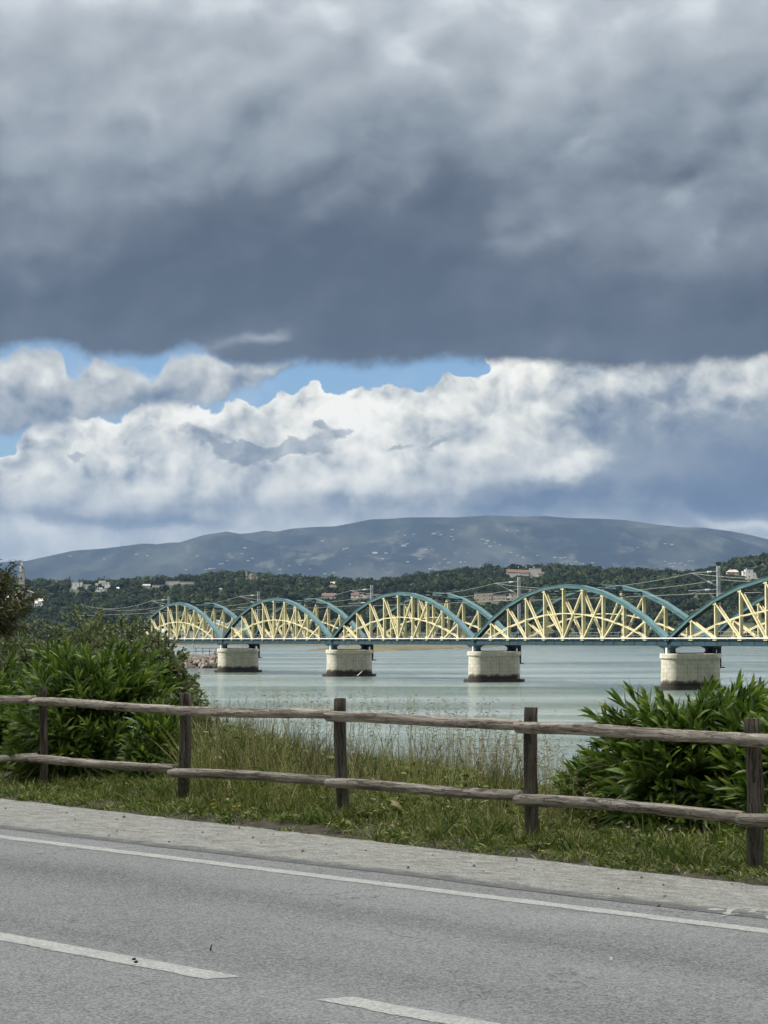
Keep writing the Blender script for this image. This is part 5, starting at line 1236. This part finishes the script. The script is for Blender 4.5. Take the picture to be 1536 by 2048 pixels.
# leafy weeds in tufts
wd = []
s, q, X, Y, Z = scatter(1500, -8, 9, .12, 3.2, rng)
for i in range(len(X)):
    m_ = int(rng.integers(14, 34)); a = rng.uniform(0, 6.28, m_); up = rng.uniform(.3, 1.8, m_); d = np.stack([np.cos(a), np.sin(a), up], 1); R_ = rng.uniform(.04, .12)*(1 if q[i] < 1 else 1.3)
    hh = rng.uniform(0, tall(pxof(X[i], Y[i]), q[i])*.55, m_); P = np.stack([X[i]+rng.normal(size=m_)*.03, Y[i]+rng.normal(size=m_)*.03, Z[i]+hh], 1); L = R_*rng.uniform(.5, 1, m_)
    wd.append(strips(P, d, L, L*rng.uniform(.12, .3), rng, 3, 'lance', rng.uniform(.2, .7, m_)))
s, q, X, Y, Z = scatter(420, -8, 9, .35, 3.4, rng, lambda s, q, X, Y: np.where((pxof(X, Y) > 330), 1, .3))
for i in range(len(X)):          # bushier tufts of darker blades
    m_ = int(rng.integers(40, 90)); a = rng.uniform(0, 6.28, m_); sp = rng.uniform(.1, .8, m_); d = np.stack([np.cos(a)*sp, np.sin(a)*sp, np.ones(m_)], 1); R_ = rng.uniform(.14, .36)
    P = np.stack([X[i]+rng.normal(size=m_)*.05, Y[i]+rng.normal(size=m_)*.05, np.full(m_, Z[i])], 1); L = R_*rng.uniform(.5, 1, m_); wd.append(strips(P, d, L, rng.uniform(.008, .016, m_), rng, 3, 'grass', rng.uniform(.2, .7, m_)))
v, f = merge(wd); o = link('leafy_weeds', npmesh('leafy_weeds', v, f, M_lowg)); tag(o, 'broad leaved green weeds mixed through the verge grass', 'weeds', kind='stuff')
# dry straw coloured grass
dr = []
def dd_(s, q, X, Y):
    px = pxof(X, Y); return np.clip((fbm(X*1.6, Y*1.6, 3, 61)-.33)*2, 0.05, 1)*np.where((px > 380) & (px < 1200), 1.0, .3)
s, q, X, Y, Z = scatter(52000, -7, 8, .5, 4.8, rng, dd_)
n = len(X); h = tall(pxof(X, Y), q)*rng.uniform(.7, 1.25, n); D_ = np.stack([rng.normal(size=n)*.3, rng.normal(size=n)*.3, np.ones(n)], 1)
dr.append(strips(np.stack([X, Y, Z], 1), D_, h*.85, rng.uniform(.005, .010, n), rng, 4, 'grass', rng.uniform(.05, .5, n)))
# thin seed stems with drooping heads rising over the water
s, q, X, Y, Z = scatter(3000, -4.5, 6.5, 1.2, 4.4, rng, lambda s, q, X, Y: np.clip(.3+1.5*(fbm(X*1.2, Y*1.2, 2, 67)-.35), 0, 1)*np.where((pxof(X, Y) > 420) & (pxof(X, Y) < 1200), 1, .3))
n = len(X); h = tall(pxof(X, Y), np.full(n, 3.))*rng.uniform(1.1, 2.2, n)*np.where(rng.random(n) < .12, 1.35, 1); h = np.minimum(h*.85, 1.15); lean = rng.normal(size=(n, 2))*.18
Dd = nrm(np.stack([lean[:, 0], lean[:, 1], np.ones(n)], 1)); P = np.stack([X, Y, Z], 1); dr.append(strips(P, Dd, h, np.full(n, .0062), rng, 5, 'stemx' if False else 'grass', .08))
for j in range(9):
    t = .68+.035*j; c = P+Dd*(h*t)[:, None]; c[:, 2] -= .08*h*t*t
    dr.append(strips(c, np.stack([rng.normal(size=n)*.7, rng.normal(size=n)*.7, np.full(n, .6)], 1), rng.uniform(.03, .075, n), rng.uniform(.006, .010, n), rng, 2, 'lance', .6))
v, f = merge(dr); o = link('dry_grass', npmesh('dry_grass', v, f, M_dry)); tag(o, 'straw coloured dry grass and seed stems rising in front of the water', 'grass', kind='stuff')
# dark branching dead stems
def dead_plant(px, Y, hpx, label, seed):
    rg = random.Random(seed); b = Vector(gbase(px, Y)); m = MB(); H = hpx*Y/FPX
    def br(p, d, L, r, lv):
        q = p+d*L*.55; d2 = (d+Vector((rg.uniform(-.25, .25), rg.uniform(-.2, .2), .05))).normalized(); e = q+d2*L*.45; m.tube([p, q, e], [r, r*.8, r*.55], 4, False)
        if lv > 0:
            for k in range(rg.choice((2, 3, 3))):
                dd = (d2+Vector((rg.uniform(-.8, .8), rg.uniform(-.6, .6), rg.uniform(-.1, .5)))).normalized(); br(p+(e-p)*rg.uniform(.45, 1), dd, L*rg.uniform(.45, .7), r*.6, lv-1)
    for k in range(4): br(Vector((rg.uniform(-.04, .04), 0, 0)), Vector((rg.uniform(-.4, .4), rg.uniform(-.3, .3), 1)).normalized(), H*.5, .0045, 3)
    o = m.build('dead_weed', M_deadst); o.location = b; tag(o, label, 'weed', 'bare branching weeds in front of the water')
M_deadst = simple('dry_brown_stem', (.14, .12, .085), .9, .3, 8)
for i, (px, Y, hp, lb) in enumerate([(470, 21.6, 210, 'bare branching weed just left of the dense dry weeds'), (545, 21.8, 190, 'bare branching weed in the middle of the second fence bay'), (615, 21.0, 190, 'dark zigzag branching weed left of the middle post'), (648, 20.4, 170, 'dark branching weed touching the left side of the middle post'),
     (745, 20.5, 180, 'branching weed just right of the middle post'), (840, 20.2, 190, 'fan shaped seed weed in the third fence bay'), (950, 19.6, 170, 'leaning weed left of the fourth post'), (1015, 19.2, 160, 'thin weed against the left side of the fourth post')]):
    dead_plant(px, Y, hp, lb, 90+i)
# yellow flowers
M_yel = simple('yellow_petal', (.80, .68, .04), .6, .1, 5); M_wfl = simple('pale_petal', (.75, .76, .62), .6, .1, 5)
def flower(px, py, Y, label, m, grp):
    p = at(px, py, Y); g = gz(p.x, p.y); r = empty('wildflower', (p.x, p.y, g), label, 'flower', grp); h = max(.05, p.z-g)
    s = MB(); s.tube([(random.uniform(-.03, .03), 0, 0), (0, 0, h*.6), (0, 0, h)], .0022, 4); link('stem', s.build('stem', M_stem, data_only=True), r)
    b = MB()
    for k in range(9):
        a = 2*math.pi*k/9; c, s_ = math.cos(a), math.sin(a); b.add([(0, 0, h), (c*.014-s_*.004, s_*.014+c*.004, h+.004), (c*.020, s_*.020, h+.007), (c*.014+s_*.004, s_*.014-c*.004, h+.004)], [(0, 1, 2, 3)])
    b.box((0, 0, h), (.005, .005, .005)); link('bloom', b.build('bloom', m, data_only=True), r)
YG = 'small yellow flowers in the verge'
for px, py, Y, lb in [(425, 1609, 20.0, 'upper yellow flower in the grass right of the second post'), (427, 1616, 19.7, 'lower yellow flower directly under another, right of the second post'), (469, 1614, 19.4, 'left yellow flower of the close pair below the sagging rail'), (478, 1612, 19.5, 'right yellow flower of the close pair below the sagging rail'),
    (1085, 1717, 16.3, 'yellow flower at the foot of the fourth post'), (1097, 1707, 16.5, 'tiny yellow flower up right of the fourth post foot'), (1225, 1676, 16.6, 'yellow flower hanging under the right oleander'), (1442, 1685, 15.6, 'yellow flower left of the rightmost post')]: flower(px, py, Y, lb, M_yel, YG)
for px, py, Y, lb in [(1020, 1548, 18.6, 'white flower head left of the fourth post, above the lower rail'), (463, 1553, 20.5, 'white speck of a flower on the lower rail of the second bay'), (896, 1614, 18.3, 'small white flower below the lower rail, third bay'), (1256, 1655, 16.4, 'pale seed head left of another under the right oleander'), (1340, 1660, 16.1, 'pale seed head among thin stems under the right oleander')]: flower(px, py, Y, lb, M_wfl, 'pale flowers in the verge')
# plantain like stems under the right oleander
BUDL = ['leftmost thin bud stem in the shade under the right oleander', 'second bud stem from the left under the right oleander', 'bud stem just left of the tallest one under the right oleander', 'tallest bud stem in the shade under the right oleander', 'rightmost thin bud stem under the right oleander', 'short bud stem right of the tallest one under the right oleander']
for i, (px, py) in enumerate([(1258, 1648), (1302, 1666), (1316, 1660), (1338, 1650), (1362, 1668), (1352, 1682)]):
    p = at(px, py, 16.2); g = gz(p.x, p.y); m = MB(); h = p.z-g; bx = (1330-px)*.0022
    m.tube([(bx, 0, 0), (bx*.4, 0, h*.5), (0, 0, h)], .0028, 4); m.tube([(0, 0, h-.012), (0, 0, h+.004), (0, 0, h+.018)], [.004, .008, .004], 6)
    o = m.build('seed_stem', M_stem if i % 2 else M_dry); o.location = (p.x, p.y, g); tag(o, BUDL[i], 'weed', 'bud stems under the right oleander')

# small things on the road
def scrap(px, py, sx, sy, m, name, label, cat):
    p = ground(px, py, .014); b = MB(); b.hexa([(-sx, -sy, 0), (sx, -sy*.7, 0), (sx*.8, sy, 0), (-sx*.9, sy*.8, 0), (-sx*.8, -sy*.7, .008), (sx*.8, -sy*.5, .010), (sx*.6, sy*.7, .012), (-sx*.7, sy*.6, .007)])
    o = b.build(name, m); o.location = p; tag(o, label, cat)
scrap(1222, 1919, .007, .012, M_white, 'paper_scrap', 'small white scrap of paper lying on the right of the road', 'litter')
scrap(1083, 1912, .008, .009, M_offw, 'paper_scrap', 'crumpled pale scrap left of the white one on the road', 'litter')
tw = MB(); p = ground(421, 1899, .016); tw.tube([(0, 0, 0), (.004, .04, .018), (.0, .07, .004)], [.006, .004, .002], 5); o = tw.build('dead_leaf', M_bark); o.location = p; tag(o, 'small dark curled leaf lying on the asphalt above the dash end', 'leaf')
for i, (x, y) in enumerate(((268, 1920), (272, 1925.5))): scrap(x, y, .010, .005, M_black, 'tar_spot', 'dark tar spot on the left centre dash, the %s one' % ('upper', 'lower')[i], 'tar spot')
for i in range(46):
    s = random.uniform(-5, 5); q = random.uniform(-1.4, -.02); P = WP(s, q, .012); b = MB(); k = random.uniform(.006, .016)
    pts = [Vector((random.gauss(0, 1), random.gauss(0, 1), random.gauss(0, 1))).normalized()*k for _ in range(10)]
    bm3 = bmesh.new(); [bm3.verts.new(v) for v in pts]; bmesh.ops.convex_hull(bm3, input=bm3.verts); me = bpy.data.meshes.new('pebble'); bm3.to_mesh(me); bm3.free(); me.materials.append(M_rock if i % 3 else M_cream)
    o = link('pebble', me); o.location = P; tag(o, 'small loose stone lying on the gravel shoulder', 'pebble', 'loose stones on the shoulder')

# ---------------------------------------------------------------- unseen cloud added to block the sun from the road side, and the haze
def cloud():
    rng = np.random.default_rng(3); bm = bmesh.new(); H = 2000.0; k = H/math.tan(SUN_EL); c = Vector((sh.x*k, 8+sh.y*k, H))
    for i in range(34):
        m4 = Matrix.Translation(Vector((rng.normal()*30, rng.normal()*30, rng.uniform(-8, 30)))) @ Matrix.Scale(rng.uniform(16, 32), 4)
        bmesh.ops.create_icosphere(bm, subdivisions=3, radius=1, matrix=m4)
    for v in bm.verts: v.co += Vector(rng.normal(size=3)*.9)
    me = bpy.data.meshes.new('cloud'); bm.to_mesh(me); bm.free(); m, t, b = mat('shade_cloud_white'); b.inputs['Base Color'].default_value = (.85, .86, .88, 1); b.inputs['Roughness'].default_value = 1; me.materials.append(m)
    for p in me.polygons: p.use_smooth = True
    o = link('cloud', me); o.location = c; tag(o, 'added cloud out of view up left, placed to shade the road side', 'cloud', kind='stuff')
cloud()
hb = MB(); hb.hexa([(x, y, z) for z in (-10.6, 1190) for x, y in ((-17000, -400), (17000, -400), (17000, 26000), (-17000, 26000))])
hm = bpy.data.materials.new('haze_air'); hm.use_nodes = True; t = NT(hm.node_tree); hm.node_tree.nodes.remove(hm.node_tree.nodes['Principled BSDF'])
pv = t.new('ShaderNodeVolumePrincipled'); pv.inputs['Color'].default_value = (.38, .58, .94, 1); pv.inputs['Density'].default_value = 2.3e-5; pv.inputs['Anisotropy'].default_value = 0.2
t.l.new(pv.outputs[0], hm.node_tree.nodes['Material Output'].inputs['Volume'])
o = hb.build('haze', hm); tag(o, kind='stuff')
